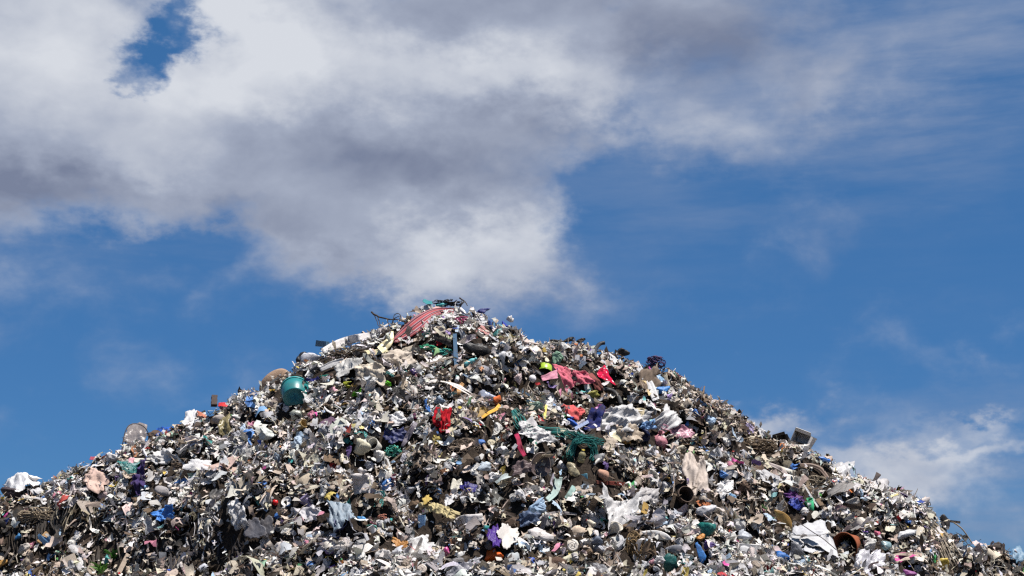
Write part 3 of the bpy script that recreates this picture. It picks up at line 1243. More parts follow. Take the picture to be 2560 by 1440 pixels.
# -- a crushed box with an open end
def carton(name, u, v, w, h, color, mat, seed, rot=0, yaw=30, deep=.8, flap=True, dent=.08, inner=None):
    r = np.random.default_rng(seed)
    sp = Spot(u, v, .04)
    ex, ey, ez = sp.axis(rot), sp.axis(rot + 90), sp.view
    a = R(yaw)
    ex, ez = ex * math.cos(a) + ez * math.sin(a), ez * math.cos(a) - ex * math.sin(a)
    c = sp.p + sp.view * h * sp.m * .25
    q = np.array([(x, y, z) for z in (-1, 1) for y in (-1, 1) for x in (-1, 1)], float)
    q = q + r.normal(0, dent, q.shape)
    P = c + (q[:, :1] * ex * w + q[:, 1:2] * ey * h + q[:, 2:3] * ez * w * deep) * sp.m * .5
    o = finish(name, P, [(0, 1, 3, 2), (0, 2, 6, 4), (1, 5, 7, 3), (0, 4, 5, 1), (2, 3, 7, 6)] if flap else [(0, 2, 3, 1), (4, 5, 7, 6), (0, 1, 5, 4), (2, 6, 7, 3), (0, 4, 6, 2), (1, 3, 7, 5)], sp, mat, color, False, None, .006 if flap else 0)
    if flap:
        for i, (i0, i1) in enumerate([(4, 5), (6, 7), (5, 7)]):
            out = nrm((P[i0] + P[i1]) / 2 - (P[4] + P[5] + P[6] + P[7]) / 4) * .7 + ez * r.uniform(.2, .8)
            L = h * sp.m * r.uniform(.25, .42)
            e = nrm(P[i1] - P[i0]) * L * .15
            finish('flap', [P[i0], P[i1], P[i1] + out * L - e, P[i0] + out * L + e], [(0, 1, 2, 3)], sp.p, mat, color, False, o, .005)
    TAKEN.append((u, v, max(w, h) * .5))
    return o


def snail(u, v, w, color, seed):
    """a coiled snail shell: one tube wound into a flat spiral that swells towards its mouth"""
    sp = Spot(u, v, .05)
    n = 64
    t = np.linspace(0, 1, n)
    a = t * 2 * math.pi * 3.2 + seed
    rr = .03 + .36 * t ** 1.35
    ez = nrm(sp.view + sp.up * .25)
    C = sp.p + ez * w * sp.m * .25 + (np.cos(a) * rr)[:, None] * RIGHT * w * sp.m + (np.sin(a) * rr)[:, None] * nrm(np.cross(ez, RIGHT)) * w * sp.m + ((1 - t) * .16)[:, None] * ez * w * sp.m
    V, F = tube_geo(C, (.02 + .125 * t ** 1.2) * w * sp.m, 9, True)
    TAKEN.append((u, v, w * .5))
    return finish('snail_shell', V, F, sp, M_SHELL, color, True)


def sole(name, u, v, w, h, rot, color, seed):
    r = np.random.default_rng(seed)
    sp = Spot(u, v, .06)
    ex, ey = sp.axis(rot), nrm(sp.axis(rot + 90) + sp.n * .3)
    nn = nrm(np.cross(ex, ey))
    if np.dot(nn, sp.view) < 0:
        nn = -nn
    t = np.linspace(0, 2 * math.pi, 25)[:-1]
    x = np.cos(t)
    y = np.sin(t) * (.78 + .25 * np.sin(t * 0 + x * 1.7 + .6)) - .08 * np.cos(2 * t)
    c = sp.p + sp.view * .03
    V, F = [], []
    for z, k in ((-.5, .95), (.5, 1.0), (.62, .92)):
        for i in range(24):
            V.append(c + (ex * x[i] * k * w + ey * y[i] * k * h) * sp.m * .5 + nn * (z * .14 * min(w, h) * sp.m + .12 * w * sp.m * x[i] ** 2))
    for i in range(2):
        for j in range(24):
            F.append((i * 24 + j, i * 24 + (j + 1) % 24, (i + 1) * 24 + (j + 1) % 24, (i + 1) * 24 + j))
    F += [tuple(range(24))[::-1], tuple(range(48, 72))]
    TAKEN.append((u, v, max(w, h) * .5))
    return finish(name, V, F, sp, M_HARD, color, True)


def sheaf(name, u, v, pts, spread, color, mat, seed, count=14, width=5, label=None):
    """hanging strips, each a part of its own"""
    r = np.random.default_rng(seed)
    sp = Spot(u, v, .05)
    o = root(name, sp)
    for i in range(int(count * 1.3)):
        dx = r.normal(0, spread)
        k = r.uniform(.35, 1.1)
        y0 = r.normal(0, 9)
        pp = [(a + dx * (.8 + .25 * j / (len(pts) - 1)) + r.normal(0, 5), pts[0][1] + y0 + (b - pts[0][1]) * k + r.normal(0, 3)) for j, (a, b) in enumerate(pts)]
        c = tuple(np.clip(np.array(color) * r.uniform(.55, 1.25), .01, .8))
        ribbon('strip', pp, [width * q for q in r.uniform(.12, .62, len(pp))], c, mat, seed * 31 + i, n=12, across=3, fold=.6, lift=.05 + .06 * r.random(), parent=o, solid=.002)
    return o


def mark(o, label, cat, ref=None, group=None):
    tag(o, label, cat, group)
    o.name = {'cord': 'plastic_line', 'lid': 'jar_cover', 'rubber': 'rubber_lump', 'wire': 'wire_loop', 'foam': 'foam_lump', 'roots': 'root_tangle', 'straw': 'straw_tangle', 'twigs': 'twig_mat', 'fibre': 'fibre_clump'}.get(cat, cat.replace(' ', '_'))
    if ref:
        u, v = to_px(np.array(o.location))
        REFS.append((float(u), float(v), ref))
    return o

# ------------------------------------------------------------------ the things one can point to
WHITE, OFFW, CREAM, PGREY, GREY, DGREY, BLK = (.64, .625, .625), (.54, .53, .53), (.62, .55, .40), (.45, .45, .47), (.26, .26, .275), (.07, .07, .075), (.016, .016, .018)
TAN, BEIGE, BRN, DBRN, OCHRE = (.36, .27, .19), (.44, .38, .32), (.13, .085, .055), (.045, .032, .024), (.34, .19, .045)
BLUE, NAVY, LBLUE, TEAL, DTEAL, TURQ = (.02, .09, .38), (.018, .028, .12), (.25, .42, .62), (.018, .17, .18), (.012, .10, .095), (.10, .42, .42)
RED, CRIM, PINK, PPINK, MAG, CORAL = (.33, .008, .016), (.34, .02, .07), (.50, .12, .165), (.56, .36, .34), (.52, .05, .36), (.55, .10, .10)
ORNG, YEL, LIME, GRN, PURP, DPUR = (.62, .11, .015), (.62, .46, .06), (.32, .46, .04), (.05, .34, .08), (.06, .022, .19), (.045, .03, .10)
CLAY = (.42, .12, .05)

# ---- the crest
o = ribbon('striped_cloth', [(1135, 776), (1105, 775), (1078, 784), (1048, 806), (1015, 832), (983, 854)], [9, 15, 25, 37, 33, 11], RED, M_STRIPE, 1, n=26, across=15, fold=.22, lift=.10)
mark(o, 'red and white striped cloth hanging down from the crest of the heap', 'cloth', 'striped cloth')
o = sheet('pink_cloth', 1108, 778, 44, 12, -4, PPINK, M_CLOTH, 2, fold=.3)
mark(o, 'pale pink rag spread at the very top of the striped cloth', 'rag')
o = sheet('pink_cloth', 1206, 831, 30, 26, -30, (.34, .17, .16), M_CLOTH, 3, fold=.4)
mark(o, 'dusty pink rag below the crest, downhill of the magenta twine', 'rag', 'dusty pink rag')
o = tangle('magenta_twine', 1158, 801, 44, 18, (.42, .06, .18), M_NET, 4, 16, 1.4)
mark(o, 'magenta twine tangle beside the striped cloth near the crest', 'twine', 'magenta twine')
o = ribbon('curved_plate', [(981, 828), (977, 850), (966, 862), (950, 876)], [5, 16, 24, 22], (.62, .54, .34), M_HARD, 5, across=7, fold=.12, lift=.12, solid=.006)
mark(o, 'cream curved plastic plate standing up below the striped cloth', 'plastic plate', 'cream curved plate')
o = sheet('flat_sheet', 938, 880, 54, 11, 6, (.56, .50, .30), M_HARD, 6, fold=.12, ragged=.15)
mark(o, 'pale yellow flat plastic sheet under the cream curved plate', 'plastic sheet')


def branch(u, v, main, twigs, rad, label, ref=None, color=DBRN, seed=0, lift=.10):
    t = tube('branch', main, rad, color, M_WOOD, seed, n=12, lift=lift, taper=.55, rough=.30, flat=9)
    for i, tw in enumerate(twigs):
        C = on_path(main, 12, lift, flat=9)
        k = tube('twig', tw, rad * .55, color, M_WOOD, seed + i + 1, n=8, lift=lift, taper=.4, rough=.3, flat=9, parent=t, sides=6)
    return mark(t, label, 'branch', ref)


branch(960, 795, [(929, 781), (938, 790), (955, 794), (975, 799), (1000, 798), (1008, 804)], [[(936, 788), (944, 806), (950, 828)], [(944, 793), (951, 812), (949, 832)], [(985, 799), (994, 790), (1004, 791)], [(968, 797), (972, 812), (970, 830)]], 2.3, 'dark forked branch jutting against the sky beside the crest', 'forked branch', seed=11, lift=.16)
branch(1030, 890, [(1037, 860), (1033, 880), (1029, 900), (1018, 922)], [[(1029, 900), (1038, 908), (1040, 918)], [(1034, 876), (1041, 868)]], 3.2, 'black burnt branch standing among beige cloths below the crest', 'burnt branch', BLK, 17)
branch(1160, 752, [(1149, 744), (1155, 750), (1163, 754), (1168, 764)], [[(1155, 750), (1153, 758)]], 1.8, 'small curved twig poking up at the crest', None, DBRN, 21, .16)
o = tangle('twig_mat', 1118, 757, 78, 18, (.03, .026, .025), M_WOOD, 23, 46, 1.2, .5, pts=6)
mark(o, 'black mat of burnt twigs lying on the summit', 'twigs', 'twig mat on the summit')
sp = Spot(1068, 755, .08)
o = sheet('teal_lid', 1069, 755, 22, 9, -12, (.04, .22, .22), M_HARD, 24, fold=.15, lift=.14, ragged=.1)
mark(o, 'turquoise plastic flap at the summit beside the twig mat', 'plastic flap')


def bottle(u, v, w, d, rot, color, label, seed=0, ref=None, cap=True, capcol=WHITE, mat=M_HARD, toward=.15):
    sp = Spot(u, v, .06)
    ax = nrm(sp.axis(rot) + sp.view * toward)
    L = w * sp.m
    q = d / w / 2
    prof = [(0, 0), (q * .8, 0), (q, .04), (q, .30), (q * .93, .34), (q, .38), (q, .66), (q * .75, .78), (q * .42, .87), (q * .40, .96)]
    sp2 = Spot(u, v, .06)
    sp2.p = sp.p - ax * L * .5 + sp.view * d * sp.m * .2
    b = turned('plastic_bottle', sp2, ax, L, prof, color, mat, seed, .05, 18)
    if cap:
        c = turned('cap', sp2, ax, L, [(q * .5, .93), (q * .5, 1.02), (0, 1.02)], capcol, M_HARD, seed, 0, 12, b)
    TAKEN.append((u, v, w * .5))
    return mark(b, label, 'bottle', ref)


bottle(1104, 762, 28, 12, 10, TURQ, 'turquoise plastic bottle lying on the summit', 31, 'summit bottle', capcol=TEAL)
bottle(1177, 905, 34, 15, 32, (.14, .44, .46), 'turquoise plastic tube sloping beside the upright blue slat', 32, 'turquoise tube', capcol=(.12, .36, .36))
bottle(364, 1219, 24, 13, 5, LBLUE, 'pale blue squeezed bottle beside the grey pouch', 33, capcol=WHITE)
bottle(790, 1338, 50, 26, 14, OFFW, 'white plastic bottle with cut open end low on the heap', 34, 'white bottle', cap=False)
bottle(1455, 1140, 32, 17, 78, (.50, .44, .24), 'cloudy yellow bottle standing inside the loop of green net', 35, None, mat=M_CLEAR, capcol=YEL)
bottle(1121, 1383, 32, 13, -58, (.42, .03, .20), 'magenta squeeze tube lying near the bottom edge', 36, 'magenta tube', capcol=(.4, .05, .2))

o = board('slat', (1137, 836), (1141, 914), 10, 4, (.045, .085, .14), M_CARD, 41, .16)
mark(o, 'blue grey slat standing upright below the crest', 'slat', 'upright blue slat')
for i, (a, b, w, c, lab, ref) in enumerate([
    ((1050, 916), (1131, 892), 5, BEIGE, 'pale thin stick leaning towards the upright blue slat', None),
    ((1500, 887), (1558, 887), 3, BRN, 'straight thin stick lying level beside the black hose', None),
    ((1043, 1101), (974, 1158), 4, TAN, 'long straight stick pointing down beside the green twine', None),
    ((2113, 1262), (2176, 1277), 9, BRN, 'thick brown wooden pole on the right flank above the sack', 'brown pole'),
    ((1895, 1208), (1937, 1236), 7, BRN, 'brown batten sloping down between the straw nest and the purple film', None),
    ((1343, 1379), (1388, 1396), 7, TAN, 'split pale batten beside the snail shell', None),
    ((1312, 1398), (1405, 1394), 5, BRN, 'long brown stick under the split batten near the bottom', None),
    ((1385, 1440), (1412, 1402), 7, BEIGE, 'pale broken slat beside the brown husk', None),
    ((296, 1434), (320, 1386), 11, (.26, .21, .17), 'grey weathered plank end standing beside the green weed', 'weathered plank'),
    ((98, 1356), (120, 1332), 12, (.48, .30, .15), 'splintered orange tan wood offcut on the dark cut face', 'wood offcut'),
    ((2010, 1212), (2045, 1268), 4, OFFW, 'pale bent rod beside the green cup', None),
    ((1542, 1342), (1600, 1330), 12, BRN, 'dark flat plank under the cream cup shard', None),
    ((1405, 1182), (1460, 1210), 10, (.50, .42, .30), 'pale timber offcut sloping below the yellowish bag', None),
    ((1490, 1205), (1563, 1210), 8, (.16, .04, .03), 'dark red stick beside the tan foam roll', None),
    ((1437, 1072), (1470, 1054), 8, (.30, .36, .52), 'lilac blue rod leaning on the blue bag', None),
    ((1440, 1078), (1443, 1102), 5, OFFW, 'white stub of tube standing in the green net', None),
    ((1758, 984), (1761, 966), 3, BRN, 'thin dark spike sticking up from the right skyline', None),
    ((350, 1150), (408, 1154), 4, BEIGE, 'pair of pale sticks lying under the white star bag', None),
    ((535, 1014), (536, 990), 14, (.05, .035, .03), 'dark brown post stump standing on the left skyline', 'post stump'),
    ((2375, 1303), (2400, 1306), 5, (.10, .08, .07), 'dark stick poking out over the right edge', None),
]):
    mark(board('stick', a, b, w, max(2.5, w * .45), c, M_WOOD, 50 + i, .10 if i not in (16, 18, 19) else .16), lab, 'stick', ref)

o = tube('black_hose', [(1512, 857), (1500, 858), (1491, 868), (1486, 882), (1487, 894), (1492, 898)], 5.0, BLK, M_RUBBER, 71, n=16, lift=.12)
mark(o, 'black rubber hose hooked over the right shoulder of the crest', 'hose', 'black hose')
o = tube('rubber_arc', [(1498, 976), (1515, 973), (1534, 978), (1547, 992), (1553, 1012)], 6.0, (.02, .02, .022), M_RUBBER, 72, n=16, lift=.10)
mark(o, 'curved piece of black tyre below the spotted cloth', 'tyre piece', 'tyre piece')
o = tube('wire_loop', [(985, 800), (984, 788), (994, 782), (1003, 788), (1000, 798)], 1.0, DBRN, M_WOOD, 73, n=16, lift=.14)
mark(o, 'thin dark wire loop beside the forked branch', 'wire')

# ---- cloths
shirt = sheet('pink_shirt', 1428, 944, 0, 0, 0, PINK, M_CLOTH, 81, fold=.42, n=(24, 18), ragged=.16, pleat=2.2, corners=[(1384, 915), (1458, 924), (1482, 962), (1392, 972)], lift=.16, square=True)
sheet('sleeve', 1372, 940, 0, 0, 0, (.50, .22, .29), M_CLOTH, 82, fold=.3, n=(10, 8), ragged=.08, corners=[(1353, 939), (1392, 925), (1396, 946), (1359, 951)], lift=.15, square=True, parent=shirt)
sheet('hem', 1488, 946, 0, 0, 0, (.20, .06, .055), M_CLOTH, 83, fold=.3, n=(12, 8), ragged=.12, corners=[(1460, 924), (1482, 932), (1512, 975), (1490, 972)], lift=.09, square=True, parent=shirt)
mark(shirt, 'large faded pink shirt spread with deep folds on the upper slope', 'shirt', 'pink shirt')
o = sheet('spotted_cloth', 1512, 939, 0, 0, 0, (.50, .008, .05), M_DOTS, 84, fold=.35, n=(14, 12), ragged=.1, corners=[(1496, 922), (1512, 916), (1540, 960), (1490, 942)], lift=.13, square=True)
mark(o, 'bright red cloth with white spots beside the pink shirt', 'cloth', 'spotted red cloth')
for i, (nm, u, v, w, h, rot, c, mt, fold, pl, lab, cat, ref) in enumerate([
    ('beige_cloth', 996, 894, 74, 36, 14, BEIGE, M_CLOTH, .45, 3, 'pleated beige cloth beside the burnt branch', 'cloth', 'pleated beige cloth'),
    ('beige_cloth', 927, 928, 66, 46, -18, (.48, .42, .34), M_CLOTH, .55, 2, 'crumpled beige cloth with a dark hollow side, uphill of the green scraps', 'cloth', 'hollow beige cloth'),
    ('ribbed_sheet', 872, 916, 62, 30, 24, (.50, .49, .47), M_FILM, .35, 5, 'off white ribbed plastic sheet on the left shoulder', 'plastic sheet', 'ribbed sheet'),
    ('beige_shirt', 1737, 1190, 54, 82, 10, (.42, .36, .32), M_CLOTH, .5, 3, 'crumpled beige shirt on the right side above the dark pot', 'shirt', 'beige shirt'),
    ('brown_cloth', 1622, 953, 50, 42, 0, (.15, .115, .09), M_CLOTH, .6, 3, 'dark brown cloth bundle on the right shoulder', 'cloth', 'brown cloth bundle'),
    ('coral_cloth', 1432, 1029, 48, 26, -6, CORAL, M_CLOTH, .5, 2, 'coral red cloth under a dark flap in the middle of the slope', 'cloth', 'coral cloth'),
    ('navy_sheet', 1484, 1056, 34, 62, -16, (.014, .02, .095), M_CLOTH, .5, 4, 'navy blue pleated sheet beside the big white film', 'plastic sheet', 'navy sheet'),
    ('white_film', 1552, 1050, 116, 58, -14, (.50, .49, .49), M_FILM, .5, 3, 'big white plastic film spread in the middle of the right half', 'plastic film', 'big white film'),
    ('tan_film', 1575, 1086, 64, 32, -6, (.36, .29, .22), M_FILM, .5, 2, 'tan plastic film hanging under the big white film', 'plastic film', None),
    ('white_film', 1670, 1048, 46, 54, -48, OFFW, M_FILM, .45, 3, 'white plastic film strip downhill of the cream cup', 'plastic film', None),
    ('pink_film', 1694, 1078, 66, 30, -18, (.55, .28, .36), M_CLEAR, .5, 2, 'pink translucent film uphill of the pink bag', 'plastic film', 'pink film'),
    ('white_film', 1340, 1086, 84, 30, -12, OFFW, M_FILM, .4, 2, 'white film draped just under the green net', 'plastic film', None),
    ('torn_film', 1546, 1276, 92, 54, -6, (.52, .51, .51), M_FILM, .6, 2, 'torn white film with pointed top in the lower right middle', 'plastic film', 'torn white film'),
    ('grey_sheet', 1618, 1240, 46, 40, -10, (.36, .34, .34), M_FILM, .5, 2, 'dull grey sheet hanging uphill of the dark pot', 'plastic sheet', None),
    ('purple_cloth', 351, 1192, 26, 82, -12, DPUR, M_CLOTH, .5, 2, 'dark purple cloth hanging down on the left flank', 'cloth', 'purple cloth'),
    ('ribbed_cloth', 238, 1203, 54, 46, -34, (.46, .33, .28), M_CLOTH, .5, 4, 'pinkish ribbed cloth lying on the left flank', 'cloth', 'ribbed pink cloth'),
    ('white_tarp', 50, 1210, 74, 34, 16, WHITE, M_FILM, .5, 2, 'white tarpaulin draped over the far left skyline', 'tarpaulin', 'white tarpaulin'),
    ('blue_film', 414, 1079, 48, 18, 14, BLUE, M_FILM, .5, 2, 'deep blue film on the left skyline beside the wire frame', 'plastic film', 'deep blue film'),
    ('white_sheet', 478, 1048, 42, 32, 30, WHITE, M_FILM, .35, 1, 'white stiff sheet near the post stump', 'plastic sheet', None),
    ('olive_film', 562, 1066, 28, 44, 0, (.30, .25, .12), M_CLEAR, .45, 2, 'olive brown film hanging below the left skyline', 'plastic film', 'olive film'),
    ('white_bag_sheet', 410, 1143, 60, 30, 8, OFFW, M_FILM, .6, 2, 'crumpled off white bag spread like a star uphill of the purple cloth', 'plastic bag', 'white star bag'),
    ('flat_boards', 496, 1163, 62, 26, 4, WHITE, M_FOAM, .18, 0, 'white foam panel lying flat on the left flank', 'foam board', 'white foam panel'),
    ('blue_film', 412, 1284, 50, 30, 28, (.06, .22, .60), M_FILM, .55, 2, 'bright blue and clear film on the lower left slope', 'plastic film', 'bright blue film'),
    ('white_film', 596, 1284, 36, 74, 14, OFFW, M_FILM, .5, 3, 'long white film hanging down beside the black rubber flap', 'plastic film', 'hanging white film'),
    ('dark_board', 636, 1322, 40, 50, 20, (.085, .085, .10), M_RUBBER, .2, 0, 'dark grey rubber sheet leaning under the hanging white film', 'rubber sheet', 'dark rubber sheet'),
    ('black_flap', 540, 1238, 28, 34, -30, BLK, M_RUBBER, .4, 1, 'black rubber flap on the left slope', 'rubber flap', 'black rubber flap'),
    ('purple_cloth', 832, 1056, 54, 18, 8, (.10, .06, .10), M_CLOTH, .45, 2, 'dark purple rag below the teal tub', 'rag', None),
    ('net_cloth', 990, 1051, 46, 32, 10, OFFW, M_CLOTH, .5, 3, 'white net curtain scrap beside the bright red rag', 'cloth', None),
    ('navy_sheet', 988, 1090, 50, 36, 12, (.014, .02, .09), M_FILM, .4, 1, 'navy blue plastic sheet beside the green twine', 'plastic sheet', None),
    ('cream_shard', 1141, 1213, 22, 32, -14, (.62, .58, .48), M_HARD, .2, 0, 'cream plastic shard touching a violet blue sheet', 'plastic shard', None),
    ('violet_sheet', 1172, 1219, 38, 22, -8, (.022, .018, .13), M_FILM, .3, 1, 'violet blue plastic sheet beside the cream shard', 'plastic sheet', 'violet blue sheet'),
    ('tarpaulin', 852, 1288, 60, 48, 20, (.22, .27, .32), M_FILM, .5, 2, 'blue grey tarpaulin arching over a dark hollow', 'tarpaulin', 'blue grey tarpaulin'),
    ('grey_sheet', 772, 1285, 58, 34, 8, (.46, .44, .46), M_FILM, .5, 2, 'pale grey sheet beside the blue grey tarpaulin', 'plastic sheet', 'pale grey sheet'),
    ('dark_board', 664, 1318, 36, 44, 10, (.05, .048, .055), M_RUBBER, .25, 0, 'almost black board under the red ball', 'board', None),
    ('white_film', 1044, 1368, 66, 40, 20, OFFW, M_FILM, .5, 2, 'white film fanned out near the bottom left of the centre', 'plastic film', None),
    ('orange_film', 1000, 1361, 36, 16, -14, (.42, .20, .06), M_FILM, .4, 1, 'brownish orange film near the bottom', 'plastic film', None),
    ('purple_film', 1236, 1342, 32, 40, 34, PURP, M_FILM, .5, 2, 'bright purple film beside the pale plastic shard', 'plastic film', 'bright purple film'),
    ('grey_shard', 1270, 1338, 46, 46, 40, (.46, .43, .40), M_HARD, .25, 0, 'pale grey curved plastic shard with a jagged edge', 'plastic shard', 'jagged grey shard'),
    ('purple_film', 1986, 1242, 44, 18, -22, (.08, .02, .13), M_FILM, .5, 2, 'purple film on the right flank uphill of the ochre sole', 'plastic film', 'purple film'),
    ('blue_film', 1988, 1260, 40, 22, -14, (.03, .05, .26), M_FILM, .5, 2, 'dark blue film just under the purple film', 'plastic film', None),
    ('clear_film', 2106, 1178, 50, 36, -20, WHITE, M_CLEAR, .55, 2, 'clear white film on the right skyline slope', 'plastic film', None),
    ('white_fluff', 2172, 1404, 66, 48, 24, (.66, .65, .70), M_CLEAR, .6, 3, 'wind lifted white film beside the terracotta pot', 'plastic film', 'wind lifted film'),
    ('blue_sheet', 2546, 1386, 30, 34, 30, (.14, .24, .34), M_FILM, .4, 2, 'steel blue sheet at the far right end', 'plastic sheet', None),
    ('rolled_sheet', 2197, 1215, 48, 22, -24, (.44, .42, .42), M_FILM, .5, 1, 'grey and white rolled sheet on the right skyline', 'plastic sheet', 'rolled sheet'),
    ('dark_film', 1322, 1297, 56, 24, 14, (.07, .10, .17), M_FILM, .5, 2, 'dark blue grey bag lying flat left of the grey strap', 'plastic bag', None),
    ('grey_film', 1160, 1421, 92, 22, 30, (.34, .34, .38), M_CLEAR, .3, 1, 'long grey translucent sheet sloping at the bottom edge', 'plastic sheet', 'long grey sheet'),
    ('light_blue_film', 1645, 948, 34, 16, -36, LBLUE, M_CLEAR, .4, 1, 'pale blue film strip above the blue bag on the right shoulder', 'plastic film', None),
    ('cream_sheet', 1538, 1091, 38, 20, -14, (.62, .56, .38), M_HARD, .2, 0, 'cream plastic sheet under the tan film', 'plastic sheet', None),
    ('ochre_film', 1562, 1101, 24, 12, -30, OCHRE, M_FILM, .4, 1, 'ochre brown film scrap beside the cream plastic sheet', 'plastic film', None),
    ('foil', 1621, 1064, 38, 14, 4, (.16, .30, .55), M_FILM, .8, 2, 'blue and silver foil wrapper uphill of the navy bag', 'wrapper', None),
    ('foam_board', 1098, 1274, 84, 22, -16, (.46, .38, .20), M_FOAM, .3, 3, 'yellowed foam board with a wavy edge over a dark gap', 'foam board', 'yellowed foam board'),
    ('brown_sheet', 1304, 1170, 50, 24, 18, (.14, .10, .10), M_FILM, .3, 1, 'purplish brown sheet beside the brown dish', 'plastic sheet', None),
    ('red_flap', 556, 1012, 22, 9, 0, (.50, .03, .03), M_HARD, .2, 0, 'small red plastic flap beside the post stump', 'plastic flap', None),
    ('red_flap', 234, 1146, 20, 8, 0, (.35, .03, .04), M_HARD, .2, 0, 'small red flap on the left skyline above the ribbed pink cloth', 'plastic flap', None),
    ('orange_flap', 505, 1038, 24, 12, -16, (.40, .14, .08), M_HARD, .3, 0, 'rust orange flap below the post stump', 'plastic flap', None),
    ('violet_film', 783, 949, 28, 9, 10, (.025, .025, .15), M_FILM, .4, 1, 'violet blue film scrap beside the teal tub', 'plastic film', None),
    ('green_strip', 816, 940, 32, 6, 4, (.02, .20, .15), M_FILM, .3, 0, 'dark green plastic strip uphill of the violet film scrap', 'plastic strip', None),
    ('dark_leather', 430, 1198, 38, 13, 16, (.06, .055, .06), M_RUBBER, .3, 0, 'dark leather offcut below the white foam panel', 'leather offcut', None),
    ('pale_sack_side', 1810, 1222, 34, 44, -40, WHITE, M_FILM, .6, 2, 'white ragged film downhill of the beige shirt', 'plastic film', None),
    ('orange_scrap', 2346, 1337, 22, 8, -8, (.55, .30, .05), M_HARD, .2, 0, 'orange yellow plastic scrap on the hanging rags', 'plastic scrap', None),
    ('yellow_film', 1067, 1250, 22, 16, 30, (.5, .36, .1), M_FILM, .4, 0, 'mustard yellow film scrap above the foam board', 'plastic film', None),
]):
    mark(sheet(nm, u, v, w, h, rot, c, mt, 200 + i * 7, fold=fold, pleat=pl, n=(15, 13) if max(w, h) > 45 else (11, 9), lift=.09 if w > 40 else .10), lab, cat, ref)

mark(sheet('rag', 1106, 1048, 0, 0, 0, RED, M_CLOTH, 78, fold=.55, pleat=2, ragged=.3, tilt=.7, lift=.10, corners=[(1090, 1018), (1130, 1024), (1121, 1080), (1084, 1076)]), 'bright red rag bunched up in the middle of the slope', 'rag', 'bright red rag')

# ---- ribbons and strips
for i, (nm, pts, ws, c, mt, lab, cat, ref) in enumerate([
    ('orange_ribbon', [(1250, 1012), (1240, 1024), (1222, 1032), (1203, 1046)], [10, 9, 8, 6], (.62, .33, .06), M_CLOTH, 'orange and yellow ribbon trailing from the orange foam lump', 'ribbon', None),
    ('crimson_ribbon', [(1290, 1084), (1297, 1100), (1299, 1118), (1312, 1140)], [12, 10, 14, 9], CRIM, M_CLOTH, 'crimson ribbon hanging under the green net', 'ribbon', 'crimson ribbon'),
    ('yellow_strip', [(1366, 1012), (1363, 1030), (1360, 1052)], [6, 7, 6], (.62, .52, .14), M_FILM, 'yellow plastic strip standing between the green net and the coral cloth', 'plastic strip', None),
    ('grey_strap', [(1348, 1297), (1372, 1285), (1402, 1281), (1442, 1286)], [6, 9, 9, 5], (.20, .18, .18), M_RUBBER, 'grey curved strap over a dark hollow', 'strap', 'grey strap'),
    ('brown_band', [(2000, 1162), (2028, 1163), (2052, 1172), (2070, 1196)], [6, 11, 12, 9], (.16, .11, .085), M_RUBBER, 'brown curved band of rubber on the right flank', 'rubber band', 'brown band'),
    ('pale_strap', [(1918, 1158), (1945, 1168), (1962, 1180), (1975, 1206)], [7, 10, 10, 9], (.36, .30, .28), M_RUBBER, 'pinkish grey curved strap beside the cut pipe', 'strap', None),
    ('grey_band', [(1040, 1056), (1030, 1074), (1018, 1094), (1004, 1118)], [10, 14, 14, 6], (.16, .14, .17), M_FILM, 'grey plastic strips hanging beside the navy sheet and green twine', 'plastic strip', None),
    ('white_cord', [(1486, 925), (1510, 918), (1535, 914), (1548, 918)], [4, 5, 5, 4], (.55, .60, .57), M_FILM, 'pale plastic cord above the spotted red cloth', 'cord', None),
    ('white_swathe', [(1590, 905), (1605, 935), (1625, 960), (1640, 1000)], [14, 16, 20, 18], OFFW, M_FILM, 'white plastic swathe running down from the right shoulder', 'plastic film', 'white swathe'),
    ('grey_rag', [(1395, 1192), (1394, 1212), (1388, 1232), (1368, 1250)], [22, 20, 16, 14], (.30, .38, .36), M_CLOTH, 'grey green fibrous rag hanging below the brown dish', 'rag', 'grey green rag'),
    ('grey_rag', [(1436, 1216), (1428, 1230), (1415, 1246)], [14, 14, 10], (.20, .29, .27), M_CLOTH, 'smaller grey green rag beside the larger hanging one', 'rag', None),
    ('cotton_roll', [(1140, 1305), (1160, 1298), (1185, 1298), (1208, 1292)], [16, 24, 24, 18], (.50, .47, .46), M_CLOTH, 'grey white cotton roll downhill of the foam board', 'cotton roll', 'cotton roll'),
    ('tan_leaf', [(1158, 958), (1148, 970), (1146, 990)], [8, 14, 9], (.45, .26, .12), M_CARD, 'tan curled cardboard strip downhill of the beige cloths', 'cardboard', None),
    ('pale_tube_film', [(800, 924), (830, 910), (860, 900)], [12, 16, 12], OFFW, M_FILM, 'white film roll on the left shoulder', 'plastic film', None),
    ('white_ridge_film', [(805, 878), (840, 862), (880, 848), (925, 838)], [12, 22, 22, 14], (.60, .57, .56), M_FILM, 'long white film lying along the left skyline below the crest', 'plastic film', 'skyline film'),
]):
    mark(ribbon(nm, pts, ws, c, mt, 900 + i, fold=.30, lift=.10), lab, cat, ref)

